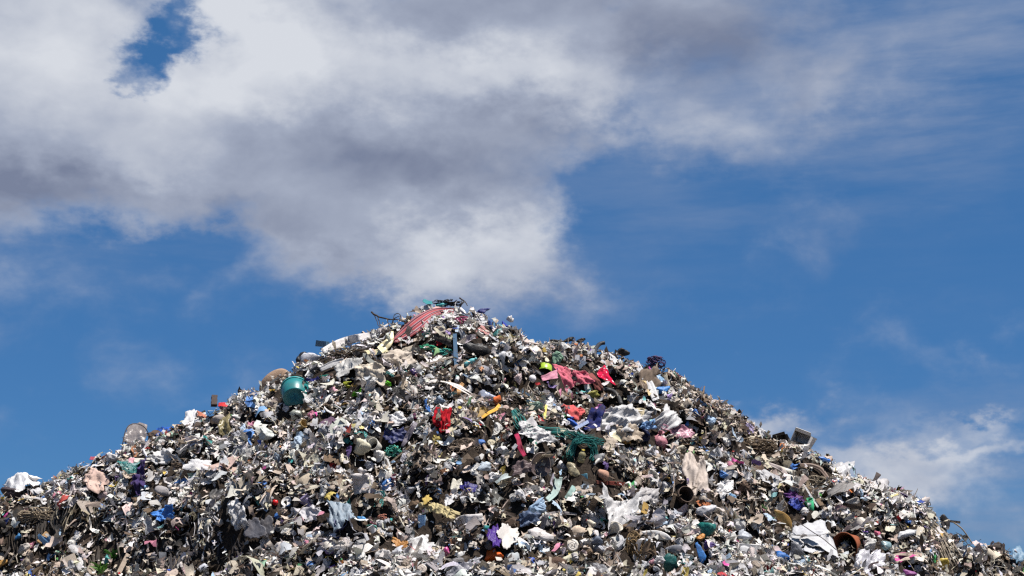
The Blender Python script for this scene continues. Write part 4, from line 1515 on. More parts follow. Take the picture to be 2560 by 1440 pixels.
# ---- green net
def strands(name, pts, ws, color, seed, count, thick, parent, lift=.13):
    """many thin cords that run together along a path, with cross threads"""
    r = np.random.default_rng(seed)
    q = smooth_path([(a, b, c) for (a, b), c in zip(pts, ws)], 26)
    tg = np.gradient(q[:, :2], axis=0)
    tg /= np.linalg.norm(tg, axis=1, keepdims=True)
    nr = np.stack([-tg[:, 1], tg[:, 0]], -1)
    base = cast(q[:, 0], q[:, 1], lift)
    dep = np.linalg.norm(base - CAMV, axis=1)
    for _ in range(5):
        dep[1:-1] = (dep[:-2] + dep[1:-1] * 2 + dep[2:]) / 4
    m = dep.mean() / FPX
    Vs, Fs, off = [], [], 0
    for i in range(count):
        a0 = r.uniform(-.5, .5)
        wob = a0 + .30 * np.cumsum(r.normal(0, .12, 26)) + .10 * np.sin(np.linspace(0, r.uniform(6, 20), 26) + r.uniform(0, 6))
        lo = int(r.integers(0, 12)) if i > count * .4 else 0
        hi = 26 - (int(r.integers(0, 12)) if i > count * .4 else 0)
        px = q[:, :2] + nr * (np.clip(wob, -.62, .62) * q[:, 2])[:, None]
        C = CAMV + ray_dirs(px[:, 0], px[:, 1]) * (dep + r.normal(0, .02) - .25 * q[:, 2] * m * r.random() + (px[:, 1] - q[:, 1]) * -m * .5)[:, None]
        C = C[lo:hi]
        if len(C) < 4:
            continue
        V, F = tube_geo(C, thick * m * r.uniform(.6, 1.3), 3, False)
        Vs.append(V)
        Fs += [tuple(k + off for k in f) for f in F]
        off += len(V)
    mid = base[13].copy()
    for a, b, c in q[::3]:
        TAKEN.append((a, b, c * .45))
    return finish(name, np.concatenate(Vs), Fs, mid, M_NET, color, True, parent)


o = root('green_net', Spot(1380, 1080, .06))
for i, (pts, ws) in enumerate([([(1284, 1024), (1298, 1046), (1308, 1066), (1330, 1074), (1372, 1079), (1412, 1082)], [16, 28, 24, 18, 14, 20]), ([(1405, 1080), (1440, 1092), (1468, 1098), (1510, 1108)], [22, 28, 22, 16]),
                               ([(1462, 1098), (1438, 1106), (1428, 1125), (1430, 1142), (1408, 1150)], [18, 16, 18, 18, 12]), ([(1466, 1100), (1484, 1116), (1486, 1136), (1478, 1150)], [18, 16, 16, 12])]):
    strands('net_web', pts, [w * .8 for w in ws], (.016, .15, .14), 940 + i, 30, 1.0, o)
    strands('net_strand', pts, [w * 1.1 for w in ws], (.04, .26, .24), 960 + i, 14, .6, o, .16)
o.location = o.location
mark(o, 'dark green fishing net trailing across the slope and ending in a loop', 'net', 'green net')
for nm, u, v, w, h, c, st, th, cu, comb, mt, lab, cat, ref in [
    ('green_twine', 983, 1128, 40, 30, (.07, .36, .28), 40, 1.3, 1.0, 0, M_NET, 'sea green twine tangle beside the white foam cup', 'twine', 'green twine'),
    ('green_net_scrap', 1068, 868, 44, 14, (.03, .36, .20), 24, 1.1, .8, .3, M_NET, 'bright green net scrap uphill of the white stick', 'net', None),
    ('green_net_scrap', 1106, 880, 50, 18, (.05, .36, .30), 26, 1.1, .8, .3, M_NET, 'blue green net scrap beside the upright blue slat', 'net', None),
    ('coral_fibre', 1448, 1032, 30, 24, (.55, .22, .16), 30, 1.2, 1.1, 0, M_NET, 'coral coloured fibre tangle on the coral cloth', 'twine', None),
    ('coral_fibre', 958, 1293, 26, 14, (.50, .20, .14), 20, 1.1, 1.1, 0, M_NET, 'coral twine tangle beside the blue grey tarpaulin', 'twine', None),
    ('straw_nest', 1888, 1116, 104, 42, (.17, .125, .085), 120, 1.1, .45, .4, M_WOOD, 'brown nest of straw and roots on the right shoulder', 'straw', 'straw nest'),
    ('fibre_clump', 1586, 1378, 46, 96, (.28, .19, .10), 110, 1.2, .8, 0, M_WOOD, 'tan clump of coconut fibre near the bottom right of centre', 'fibre', 'coconut fibre'),
    ('root_tangle', 870, 885, 90, 30, (.10, .075, .055), 70, 1.0, .5, .5, M_WOOD, 'tangle of dry roots on the left shoulder', 'roots', 'root tangle'),
    ('root_tangle', 1160, 1120, 80, 46, (.24, .19, .15), 70, 1.1, .5, .3, M_WOOD, 'pale root tangle below the bright red rag', 'roots', 'pale roots'),
    ('straw_heap', 2040, 1210, 70, 40, (.24, .20, .15), 80, 1.2, .5, .4, M_WOOD, 'grey straw clump beside the brown band', 'straw', None),
    ('purple_netting', 1638, 906, 50, 32, (.07, .045, .13), 60, 1.2, 1.0, 0, M_NET, 'purple net bundle on the right skyline', 'net', 'purple net bundle'),
    ('straw_heap', 100, 1290, 110, 40, (.30, .24, .17), 90, 1.2, .4, .5, M_WOOD, 'dry straw bundle under the white tarpaulin', 'straw', None),
    ('root_tangle', 460, 1160, 60, 26, (.15, .11, .08), 40, 1.0, .5, .4, M_WOOD, 'brown root tangle between the star bag and the foam panel', 'roots', None),
]:
    mark(tangle(nm, u, v, w, h, c, mt, len(nm) + int(u), st, th, cu, combed=comb), lab, cat, ref)

# ---- hanging sheaves
mark(sheaf('palm_strips', 190, 1245, [(195, 1236), (178, 1252), (160, 1280), (150, 1310)], 30, (.34, .29, .21), M_CARD, 31, 18, 6), 'sheaf of dry palm strips hanging over the cut face on the left', 'palm strips', 'hanging palm strips')
mark(sheaf('palm_strips', 225, 1270, [(222, 1244), (230, 1268), (226, 1300), (222, 1330)], 14, (.30, .26, .19), M_CARD, 32, 12, 6), 'smaller bunch of dry strips hanging beside the palm sheaf', 'palm strips')
mark(sheaf('rag_strips', 2345, 1345, [(2318, 1300), (2340, 1318), (2362, 1356), (2388, 1416)], 15, (.26, .22, .17), M_CLOTH, 33, 22, 6), 'bundle of muddy rag strips hanging down the right edge', 'rag strips', 'hanging rag strips')
mark(sheaf('rag_strips', 130, 1300, [(120, 1262), (124, 1290), (118, 1330), (122, 1372)], 26, (.05, .045, .042), M_CLOTH, 34, 14, 9), 'dark rag strips hanging in the shade at far left', 'rag strips')
mark(sheaf('film_strips', 520, 1340, [(505, 1290), (515, 1320), (512, 1352), (520, 1390)], 26, (.34, .33, .34), M_FILM, 35, 12, 9), 'grey film strips hanging below the cream bag on the left', 'film strips')
mark(sheaf('rag_strips', 385, 1380, [(380, 1340), (386, 1366), (384, 1400), (388, 1440)], 34, (.06, .055, .055), M_CLOTH, 36, 14, 10), 'black rag strips hanging below the bright blue film', 'rag strips')

for i, (u, v, pts, sprd, c, mt, cnt, wd, lab) in enumerate([  # the low left strips carry the overhang's shade in their dark colour
    (40, 1330, [(42, 1290), (38, 1316), (30, 1350), (34, 1396)], 22, (.045, .038, .033), M_CLOTH, 18, 10, 'shade-darkened rag strips hanging at the far left end of the cut face'),
    (250, 1350, [(246, 1308), (252, 1338), (248, 1368), (256, 1404)], 26, (.05, .043, .038), M_CLOTH, 20, 10, 'shade-darkened brown rag strips hanging above the green weed'),
    (460, 1390, [(452, 1352), (460, 1384), (456, 1410), (462, 1440)], 26, (.035, .032, .034), M_CLOTH, 20, 11, 'shade-darkened black torn strips hanging below the blue rag ball'),
    (575, 1400, [(570, 1352), (578, 1384), (574, 1412), (580, 1440)], 28, (.03, .028, .030), M_CLOTH, 20, 11, 'shade-darkened black torn strips hanging below the hanging white film'),
    (2240, 1350, [(2228, 1318), (2240, 1340), (2250, 1362), (2262, 1390)], 18, (.05, .045, .042), M_CLOTH, 16, 8, 'dark strips hanging below the long white bag'),
]):
    mark(sheaf('rag_strips', u, v, pts, sprd, c, mt, 140 + i, cnt, wd), lab, 'rag strips')

# ---- vessels
sp = Spot(738, 992, .05)
ax = nrm(np.array([-.12, .80, .62]))
sp.p = sp.p - ax * .10 + np.array([0, 0, .03])
L = 66 * sp.m
o = turned('tub', sp, ax, L, [(0, 0), (.38, 0), (.43, .008), (.45, .03), (.50, .42), (.53, .66)], TEAL, M_HARD, 3, .02, 40, solid=.008)
turned('rim', sp, ax, L, [(.528, .64), (.565, .64), (.565, .70), (.53, .70)], (.03, .26, .27), M_HARD, 3, .02, 40, o, solid=.003)
hp = [sp.p + ax * L * .64 + (nrm(np.cross(ax, [0, 0, 1])) * math.cos(a) * .56 + np.array([0, -.35, .9]) * math.sin(a) * .62) * L for a in np.linspace(0, math.pi, 18)]
hv, hf = tube_geo(np.array(hp), .012 * L, 6)
finish('handle', hv, hf, sp.p, M_RUBBER, (.04, .05, .05), True, o)
TAKEN.append((738, 984, 42))
mark(o, 'upturned teal plastic tub half buried on the left slope', 'tub', 'teal tub')
sp = Spot(684, 952, .05)
ax = nrm(sp.up * .85 - RIGHT * .42 + sp.view * .35)
prof = [(0, .0)] + [(.16 + .34 * math.sin(math.pi / 2 * i / 16) + (.03 if i % 2 else 0), .42 * (i / 16) ** 1.7) for i in range(17)]
sp.p = sp.p + sp.view * .02 - ax * .03
L = 84 * sp.m
V_, F_ = lathe(prof, 32, .03, 5)
ax2 = nrm(sp.view * .9 - sp.up * .1 + RIGHT * .25)
axx = nrm(sp.axis(42))
ayy = nrm(np.cross(ax2, axx))
P_ = sp.p + (V_[:, :1] * axx * 1.0 + V_[:, 1:2] * ayy * .62 - V_[:, 2:3] * ax2 * .9 + ax2 * .34) * L
o = finish('woven_basket', P_, F_, sp, M_CARD, (.36, .25, .18), False, None, .006)
rt = [(math.cos(a) * .5, math.sin(a) * .5) for a in np.linspace(0, 2 * math.pi, 40)]
V2, F2 = tube_geo(np.array([sp.p + (axx * a * 1.0 + ayy * b * .62 - ax2 * .04) * L for a, b in rt]), .016 * L, 6, False)
finish('rim', V2, F2, sp.p, M_WOOD, (.12, .07, .05), True, o)
TAKEN.append((684, 952, 42))
mark(o, 'tan woven basket tipped on its side on the left skyline', 'basket', 'woven basket')


def bowl(name, u, v, w, ax, color, label, cat, ref=None, mat=M_HARD, prof=None, wob=.03, lift=.06, seed=0, rimcol=None, out=.1, spin=0, arc=1.0):
    sp = Spot(u, v, lift)
    a = nrm(ax[0] * RIGHT + ax[1] * sp.up + ax[2] * sp.view)
    sp.p = sp.p + sp.view * w * sp.m * out
    L = w * sp.m
    prof = prof or [(0, -.32), (.24, -.32), (.36, -.24), (.46, -.05), (.5, .08)]
    b = turned(name, sp, a, L, prof, color, mat, seed, wob, 26, None, arc, spin, 0, .007)
    rr, rz = prof[-1]
    turned('rim', sp, a, L, [(rr - .005, rz - .01), (rr + .03, rz - .01), (rr + .03, rz + .03), (rr - .005, rz + .03)], rimcol or color, mat, seed, wob, 26, b, arc, spin, 0, .003)
    TAKEN.append((u, v, w * .55))
    return mark(b, label, cat, ref)


CUP = [(0, -.55), (.33, -.55), (.36, -.5), (.42, .0), (.48, .5)]
bowl('lime_bowl', 1362, 923, 38, (-.1, -.75, .45), LIME, 'lime green plastic bowl upside down beside the pink shirt', 'bowl', 'lime bowl', seed=4, prof=[(0, -.30), (.34, -.30), (.44, -.22), (.47, .1), (.5, .22)])
bowl('brown_dish', 1351, 1163, 54, (.25, .15, .9), (.085, .062, .06), 'dark brown oval dish facing out of the slope', 'dish', 'brown dish', rimcol=(.13, .10, .09), seed=5, out=.2, prof=[(0, -.10), (.28, -.10), (.44, -.03), (.5, .05)], wob=.10)
bowl('dark_pot', 1709, 1242, 40, (.3, .3, .85), (.05, .035, .028), 'dark brown pot with open mouth below the beige shirt', 'pot', 'dark pot', M_CLAY, CUP, seed=6, rimcol=(.13, .09, .07))
bowl('terracotta_pot', 2118, 1362, 66, (-.36, -.12, .93), (.24, .07, .03), 'terracotta pot with dark mouth beside the white sack', 'pot', 'terracotta pot', M_CLAY, [(0, -.95), (.22, -.95), (.25, -.9), (.40, .0), (.46, .25)], seed=7, out=.3)
bowl('cream_cup', 1599, 1035, 25, (0, .96, .35), (.62, .52, .33), 'cream coloured cup standing upright beside the big white film', 'cup', 'cream cup', M_HARD, [(0, -.6), (.34, -.6), (.36, -.55), (.46, .45)], seed=8, out=.3)
bowl('white_cup', 938, 1115, 30, (-.4, .3, .8), (.60, .58, .52), 'white foam cup lying beside the cream crumpled bag', 'cup', 'white foam cup', M_FOAM, CUP, seed=9, out=.3)
bowl('green_cup', 2022, 1262, 28, (-.2, .92, .3), (.05, .40, .18), 'bright green cup downhill of the straw clump', 'cup', 'green cup', M_HARD, [(0, -.6), (.36, -.6), (.38, -.5), (.46, .45)], seed=10, out=.3)
bowl('dark_bowl', 1257, 1257, 50, (.2, .35, .85), (.03, .028, .03), 'black bowl mouth opening towards the viewer below the pale shard', 'bowl', 'black bowl', M_HARD, seed=11, out=.25, rimcol=(.07, .06, .06))
bowl('ochre_cup', 755, 1063, 22, (.5, .4, .6), (.42, .29, .12), 'small ochre cup below the teal tub', 'cup', None, M_HARD, CUP, seed=12, out=.3)
bowl('pink_cup', 630, 1066, 18, (.6, .5, .4), (.60, .26, .36), 'small pink cup downhill of the olive film', 'cup', None, M_HARD, CUP, seed=13, out=.3)
bowl('white_lid', 716, 1254, 26, (-.3, .5, .75), (.62, .6, .58), 'white round lid beside the red ball', 'lid', None, M_HARD, [(0, -.06), (.44, -.06), (.48, .02)], seed=14, out=.3)
bowl('cup_shard', 1534, 1330, 36, (.3, .7, .5), (.60, .55, .46), 'cream cup shard standing below the torn white film', 'cup shard', 'cream cup shard', M_HARD, CUP, seed=15, out=.3, arc=.55, spin=2.0)
bowl('cut_pipe', 1966, 1180, 34, (.85, -.28, .42), (.50, .47, .40), 'pale cut pipe with open end on the right flank', 'pipe', 'cut pipe', M_HARD, [(.26, -.8), (.26, .6)], seed=16, out=.3, wob=.01)
bowl('dark_bucket_side', 850, 1313, 32, (.1, .5, .8), (.04, .05, .14), 'navy pot tucked under the blue grey tarpaulin', 'pot', None, M_HARD, CUP, seed=17, out=.2)
sp = Spot(688, 1257, .07)
o = bag('red_ball', 688, 1256, 15, 15, (.55, .01, .012), M_HARD, 3, crumple=.03, sink=.1, deep=1)
mark(o, 'small bright red plastic ball on the lower left slope', 'ball', 'red ball')
o = bag('foam_ball', 1331, 947, 19, 20, (.66, .64, .66), M_FOAM, 4, crumple=.06, sink=.1, deep=1)
mark(o, 'small white foam ball downhill of the lime bowl', 'ball')
mark(snail(1431, 1367, 34, (.58, .53, .47), .4), 'white spiral snail shell low in the middle', 'snail shell', 'snail shell')
mark(snail(1056, 1425, 26, (.52, .44, .38), 2.1), 'brownish spiral snail shell at the bottom edge', 'snail shell')
mark(sole('ochre_sole', 1957, 1298, 62, 32, -52, (.36, .21, .06), 3), 'ochre yellow shoe sole uphill of the white sack', 'shoe sole', 'ochre sole')
mark(sole('stone_pad', 1690, 1374, 56, 24, -6, (.20, .20, .22), 4), 'dark grey oval pad near the bottom right', 'pad', 'grey pad')
mark(sole('white_sole', 1124, 1418, 34, 12, 32, (.58, .60, .62), 5), 'white shoe sole beside the magenta tube', 'shoe sole')
mark(sole('foam_sole', 1640, 1337, 74, 22, -12, (.62, .60, .58), 6), 'white oval foam pad uphill of the grey oval pad', 'pad')

# ---- boxes
mark(carton('paper_carton', 2006, 1099, 46, 30, (.62, .60, .58), M_CARD, 3, -22, 25, .7), 'crushed white carton standing on the right skyline', 'carton', 'white carton')
mark(carton('dark_box', 1947, 1102, 36, 24, (.06, .055, .05), M_CARD, 4, 14, -20, .6), 'dark grey open box beside the straw nest', 'box')
mark(carton('printed_box', 1055, 1304, 17, 32, (.16, .27, .44), M_CARD, 5, 4, 15, .6, False, .03), 'small upright blue and white box beside the foam board', 'box')
mark(carton('blue_crate_corner', 806, 860, 28, 15, (.10, .20, .28), M_HARD, 6, -6, 20, .8, False, .04), 'blue grey box corner on the left skyline', 'box', 'blue grey box')
mark(carton('blue_box', 1461, 1192, 17, 15, (.18, .42, .52), M_CARD, 7, 10, 15, .5, False, .05), 'small light blue box beside the yellowish bag', 'box')
mark(carton('foam_block', 1870, 1372, 50, 24, (.56, .55, .54), M_FOAM, 8, -4, 20, .6, False, .05), 'pale foam block near the bottom on the right', 'foam block', 'foam block')
mark(carton('grey_box', 905, 1345, 26, 20, (.36, .36, .38), M_CARD, 9, 20, 30, .6), 'grey crushed box right of the white bottle', 'box')

# ---- the big white sack: body with a folded flap
sk = sheet('white_sack', 2034, 1335, 0, 0, 0, (.50, .50, .51), M_FILM, 61, fold=.30, n=(22, 16), ragged=.08, corners=[(1990, 1302), (2062, 1298), (2096, 1376), (1978, 1352)], lift=.20, square=True, tilt=.15, sag=.5)
sheet('flap', 2010, 1330, 0, 0, 0, (.46, .46, .48), M_FILM, 62, fold=.22, n=(14, 8), ragged=.06, corners=[(1985, 1312), (2056, 1332), (2052, 1338), (1979, 1336)], lift=.30, square=True, tilt=.1, parent=sk)
sheet('flap', 2015, 1366, 0, 0, 0, (.48, .48, .50), M_FILM, 63, fold=.25, n=(14, 8), ragged=.08, corners=[(1976, 1345), (2062, 1352), (2066, 1378), (2006, 1378)], lift=.16, square=True, tilt=.1, parent=sk)
for sm_ in ([(1992, 1304), (2012, 1316), (2034, 1332), (2058, 1346), (2090, 1374)], [(1980, 1337), (2010, 1340), (2052, 1339)]):
    tube('seam', sm_, 1.1, (.10, .09, .09), M_CLOTH, 66, n=16, lift=.34, parent=sk, flat=9, sides=5)
mark(sk, 'big stiff white sack with folded flaps low on the right', 'sack', 'white sack')

# ---- wire framed bag on the left skyline
o = sheet('framed_bag', 340, 1083, 52, 48, -10, (.34, .29, .26), M_CLEAR, 64, fold=.4, ragged=.1, lift=.16, tilt=1.2, square=True)
tube('wire_frame', [(306, 1112), (312, 1080), (322, 1060), (346, 1058), (366, 1070), (374, 1092)], 1.2, (.06, .05, .05), M_RUBBER, 65, n=20, lift=.17, parent=o, flat=9)
mark(o, 'wire framed translucent bag standing on the left skyline', 'framed bag', 'wire framed bag')

# ---- bags
for i, (u, v, w, h, c, mt, cr_, kn, lab, ref) in enumerate([
    (1194, 873, 74, 36, BLK, M_FILM, .4, 0, 'black bin bag sunk beside the turquoise tube', 'black bin bag'),
    (1420, 850, 34, 12, BLK, M_FILM, .4, 0, 'flat black bag on the right shoulder of the skyline, beside the dip', None),
    (1450, 852, 30, 12, BLK, M_FILM, .4, 0, 'flat black bag on the skyline beside the black hose', None),
    (1386, 852, 28, 10, BLK, M_FILM, .4, 0, 'smallest flat black bag on the skyline right of the crest', None),
    (1557, 880, 36, 22, BLK, M_FILM, .4, 0, 'black bag on the skyline beside the purple net bundle', 'skyline black bag'),
    (1657, 976, 38, 20, (.04, .20, .52), M_FILM, .35, 0, 'bright blue bag on the right shoulder', 'right shoulder blue bag'),
    (1432, 1058, 32, 26, (.015, .10, .46), M_FILM, .35, 1, 'royal blue bag below the coral cloth', 'royal blue bag'),
    (1500, 1030, 28, 28, (.50, .16, .44), M_CLEAR, .4, 1, 'magenta and clear bag uphill of the navy sheet', 'magenta bag'),
    (1610, 1090, 32, 38, (.012, .02, .07), M_FILM, .35, 0, 'navy black bag between the tan film and the pink bag', None),
    (1660, 1079, 30, 18, (.60, .36, .03), M_FILM, .45, 0, 'yellow orange bag uphill of the pink bag', 'yellow orange bag'),
    (1646, 1106, 48, 44, (.46, .19, .23), M_FILM, .32, 1, 'dusty pink bag knotted at one corner on the right half', 'pink bag'),
    (1332, 1102, 24, 22, (.06, .28, .19), M_FILM, .4, 0, 'dark green bag scrap below the green net', None),
    (1436, 1176, 46, 34, (.48, .42, .28), M_CLEAR, .4, 0, 'yellowish clear bag below the net loop', 'yellowish bag'),
    (1402, 1166, 44, 34, WHITE, M_FILM, .5, 0, 'white crumpled bag beside the brown dish', None),
    (1509, 1188, 28, 36, (.42, .24, .17), M_FOAM, .2, 0, 'tan foam roll standing in the middle right', 'tan foam roll'),
    (1766, 1276, 56, 26, (.52, .51, .53), M_FILM, .4, 0, 'grey white rounded bundle right of the dark pot', None),
    (1770, 1324, 46, 42, (.015, .17, .15), M_FILM, .45, 0, 'dark teal shiny bag in the lower right', 'dark teal bag'),
    (1752, 1343, 24, 18, (.50, .22, .05), M_FILM, .4, 0, 'orange brown bag on top of the tall blue rag', None),
    (1753, 1383, 24, 58, (.05, .18, .46), M_CLOTH, .45, 0, 'tall bright blue rag bundle at the lower right', 'tall blue rag'),
    (1672, 1410, 48, 56, (.012, .09, .085), M_FILM, .4, 0, 'black green bag at the bottom right of centre', None),
    (1451, 1330, 54, 36, (.50, .40, .31), M_CLOTH, .55, 0, 'tan and white fluffy wadding above the snail shell', 'fluffy wadding'),
    (1492, 1352, 30, 26, (.16, .19, .25), M_FILM, .4, 0, 'blue grey bag beside the fluffy wadding', None),
    (1352, 1336, 66, 34, (.58, .54, .53), M_FILM, .5, 0, 'off white heaped bag uphill of the split batten', None),
    (1396, 1408, 44, 34, (.09, .055, .04), M_WOOD, .25, 0, 'dark brown coconut husk at the bottom middle', 'coconut husk'),
    (1863, 1340, 38, 32, (.44, .46, .50), M_FILM, .5, 0, 'silvery crumpled foil ball above the foam block', None),
    (1960, 1392, 48, 24, (.03, .14, .42), M_FILM, .45, 0, 'blue bag below the white sack', 'lower blue bag'),
    (1993, 1379, 42, 42, (.20, .20, .22), M_CLEAR, .45, 0, 'smoky grey bag hanging under the white sack', None),
    (2128, 1256, 46, 18, (.34, .32, .30), M_CLOTH, .4, 0, 'grey cloth roll on top of the brown pole', None),
    (2268, 1334, 56, 20, (.62, .62, .63), M_FILM, .4, 0, 'long white bag with a shadowed side on the right', 'long white bag'),
    (2363, 1306, 24, 42, BLK, M_RUBBER, .3, 0, 'black rubber lump sticking out of the right edge', 'black rubber lump'),
    (2354, 1410, 40, 30, (.50, .37, .07), M_FILM, .5, 0, 'yellow crumpled bag near the bottom right edge', 'yellow bag'),
    (2490, 1366, 46, 22, (.06, .05, .045), M_CLOTH, .4, 0, 'dark brown bundle at the far right end', 'dark far right bundle'),
    (2193, 1333, 18, 14, (.58, .14, .22), M_FILM, .4, 0, 'small pink bag right of the terracotta pot', None),
    (2215, 1364, 28, 24, (.34, .50, .55), M_CLEAR, .5, 0, 'pale cyan bag downhill of the small pink bag', None),
    (2272, 1432, 40, 18, (.22, .05, .20), M_FILM, .5, 0, 'plum purple bag at the bottom edge on the right', None),
    (2190, 1200, 14, 10, (.40, .55, .15), M_FILM, .4, 0, 'tiny lime bag scrap on the right skyline', None),
    (281, 1145, 34, 28, WHITE, M_FILM, .4, 0, 'round white bag on the left skyline', 'round white bag'),
    (406, 1227, 42, 24, (.30, .28, .28), M_CLOTH, .22, 0, 'smooth grey pouch on the left flank', 'grey pouch'),
    (27, 1234, 58, 30, (.055, .04, .045), M_FILM, .3, 0, 'dark brown bag under the far left white tarpaulin', None),
    (84, 1202, 40, 26, (.66, .64, .64), M_CLOTH, .6, 0, 'fluffy white wadding on the far left skyline', None),
    (446, 1305, 26, 16, (.06, .16, .44), M_CLOTH, .5, 0, 'blue rag ball downhill of the bright blue film', None),
    (520, 1316, 28, 40, (.58, .53, .42), M_FILM, .4, 0, 'cream bag hanging on the lower left slope', 'cream hanging bag'),
    (547, 1048, 34, 24, (.36, .32, .30), M_CLOTH, .22, 0, 'grey rounded pouch below the post stump', None),
    (741, 1041, 34, 36, (.40, .42, .36), M_CLEAR, .4, 0, 'greenish clear bag directly below the teal tub', None),
    (668, 1082, 48, 36, (.52, .55, .52), M_FILM, .5, 0, 'white bag with a teal tie on the left slope', None),
    (905, 1116, 46, 44, (.60, .56, .42), M_FILM, .5, 0, 'cream crumpled bag in the left middle', 'cream crumpled bag'),
    (948, 1140, 32, 32, (.62, .60, .58), M_FILM, .4, 0, 'white bag under the white foam cup', None),
    (1202, 1107, 24, 18, (.05, .16, .45), M_FILM, .45, 0, 'blue film ball between the red rag and the crimson ribbon', None),
    (1211, 1166, 36, 26, (.46, .52, .58), M_FILM, .5, 0, 'pale blue bag below the pale roots', None),
    (905, 1210, 66, 58, (.58, .54, .53), M_FILM, .55, 1, 'pinkish white fluffy bag beside the black hollow', 'fluffy white bag'),
    (903, 1297, 24, 14, (.08, .28, .58), M_FILM, .4, 0, 'sky blue bag scrap at the end of the tarpaulin', None),
    (1237, 1390, 46, 42, ORNG, M_FILM, .55, 0, 'vivid orange crumpled bag at the bottom middle', 'vivid orange bag'),
    (1241, 1004, 22, 36, (.60, .14, .04), M_FOAM, .45, 0, 'orange foam lump in the middle of the slope', 'orange foam lump'),
    (1224, 994, 60, 28, (.42, .46, .58), M_CLEAR, .5, 0, 'bluish clear bag behind the orange foam lump', None),
    (1478, 988, 44, 20, (.30, .27, .06), M_FILM, .45, 0, 'olive yellow bag under the tyre piece', 'olive yellow bag'),
    (1261, 814, 22, 26, (.03, .05, .34), M_FILM, .4, 0, 'deep blue bag on the right side of the crest', 'crest blue bag'),
    (1225, 812, 12, 30, (.04, .08, .24), M_FILM, .4, 0, 'thin navy bag below the crest beside the deep blue bag', None),
    (1205, 778, 44, 14, (.03, .04, .18), M_FILM, .45, 0, 'navy blue film bundle right of the summit', None),
    (1060, 772, 40, 22, WHITE, M_FILM, .5, 0, 'white bag at the left of the summit', 'summit white bag'),
    (776, 897, 52, 32, (.56, .56, .60), M_FILM, .35, 0, 'white bag with one dark side on the left shoulder', None),
    (754, 896, 30, 34, (.03, .03, .034), M_FILM, .3, 0, 'black bag on the left shoulder skyline', None),
    (868, 962, 22, 18, (.36, .38, .03), M_FILM, .5, 0, 'yellow green bag scrap right of the teal tub', 'yellow green scrap'),
    (1275, 797, 20, 18, (.60, .58, .58), M_FILM, .5, 0, 'small white bag on the skyline right of the crest', None),
    (1330, 858, 40, 20, (.60, .50, .46), M_CLOTH, .5, 0, 'pinkish wadding in the dip right of the crest', None),
    (601, 1388, 24, 20, (.50, .22, .44), M_FILM, .45, 0, 'lilac pink bag near the bottom left', None),
    (831, 1420, 18, 22, (.14, .06, .26), M_FILM, .45, 0, 'small violet bag at the bottom left of centre', None),
    (46, 1342, 16, 20, (.05, .20, .42), M_FILM, .4, 0, 'small blue bag on the far left cut face', None),
    (501, 1426, 50, 28, (.56, .57, .62), M_FILM, .5, 0, 'white and blue bag at the bottom left', None),
    (60, 1372, 34, 26, (.46, .42, .38), M_FILM, .5, 0, 'beige bag low on the far left', None),
    (2008, 1330, 20, 12, (.1, .25, .4), M_FILM, .4, 0, None, None),
    (6, 1408, 30, 18, (.50, .27, .08), M_FILM, .4, 0, 'orange tan bag in the bottom left corner', None),
    (958, 1385, 44, 30, (.56, .54, .53), M_FILM, .55, 0, 'off white bag left of the fanned white film', None),
    (700, 1370, 50, 34, (.54, .50, .47), M_FILM, .55, 0, 'rumpled off white bag below the dark rubber sheets', None),
    (2420, 1372, 40, 20, (.58, .56, .56), M_FILM, .5, 0, 'white bag on the far right slope above the yellow bag', None),
]):
    if lab is None:
        continue
    nm = 'plastic_bag' if 'bag' in lab else lab.split()[-1] if False else ('wadding' if 'wadding' in lab else 'rag_bundle' if 'rag' in lab or 'cloth' in lab else 'pouch' if 'pouch' in lab else 'coconut_husk' if 'husk' in lab else 'foam_lump' if 'foam' in lab else 'foil_ball' if 'foil' in lab else 'rubber_lump' if 'rubber' in lab else 'bundle')
    cat = {'plastic_bag': 'plastic bag', 'wadding': 'wadding', 'rag_bundle': 'rag', 'pouch': 'pouch', 'coconut_husk': 'coconut husk', 'foam_lump': 'foam', 'foil_ball': 'foil', 'rubber_lump': 'rubber', 'bundle': 'bundle'}[nm]
    mark(bag(nm, u, v, w, h, c, mt, 300 + i, rot=(i * 37) % 40 - 20, crumple=cr_ * 1.25, knot=kn), lab, cat, ref)


# ---- green scraps and weeds
def weed(u, v, blades, color, label, ref=None, seed=0, cat='weed'):
    r = np.random.default_rng(seed)
    sp = Spot(u, v, .04)
    o = root('weed' if cat == 'weed' else 'leaf_spray', sp)
    for i in range(blades):
        L = r.uniform(18, 46) * sp.m
        a = R(r.uniform(35, 145))
        d = nrm(RIGHT * math.cos(a) + sp.up * math.sin(a) + sp.view * r.uniform(0, .7))
        sd = nrm(np.cross(d, sp.view + r.normal(0, .3, 3)))
        c = sp.p + r.normal(0, 5 * sp.m, 3) + sp.view * .05
        V, F = [], []
        for k in range(6):
            t = k / 5
            q = c + d * L * t - np.array([0, 0, 1]) * L * .35 * t * t
            w = .09 * L * (1 - t) ** .7 + .002
            V += [q - sd * w, q + sd * w]
        F = [(2 * k, 2 * k + 1, 2 * k + 3, 2 * k + 2) for k in range(5)]
        finish('blade', V, F, sp.p, M_LEAF, tuple(np.array(color) * r.uniform(.7, 1.3)), True, o)
    TAKEN.append((u, v, 20))
    return mark(o, label, cat, ref)


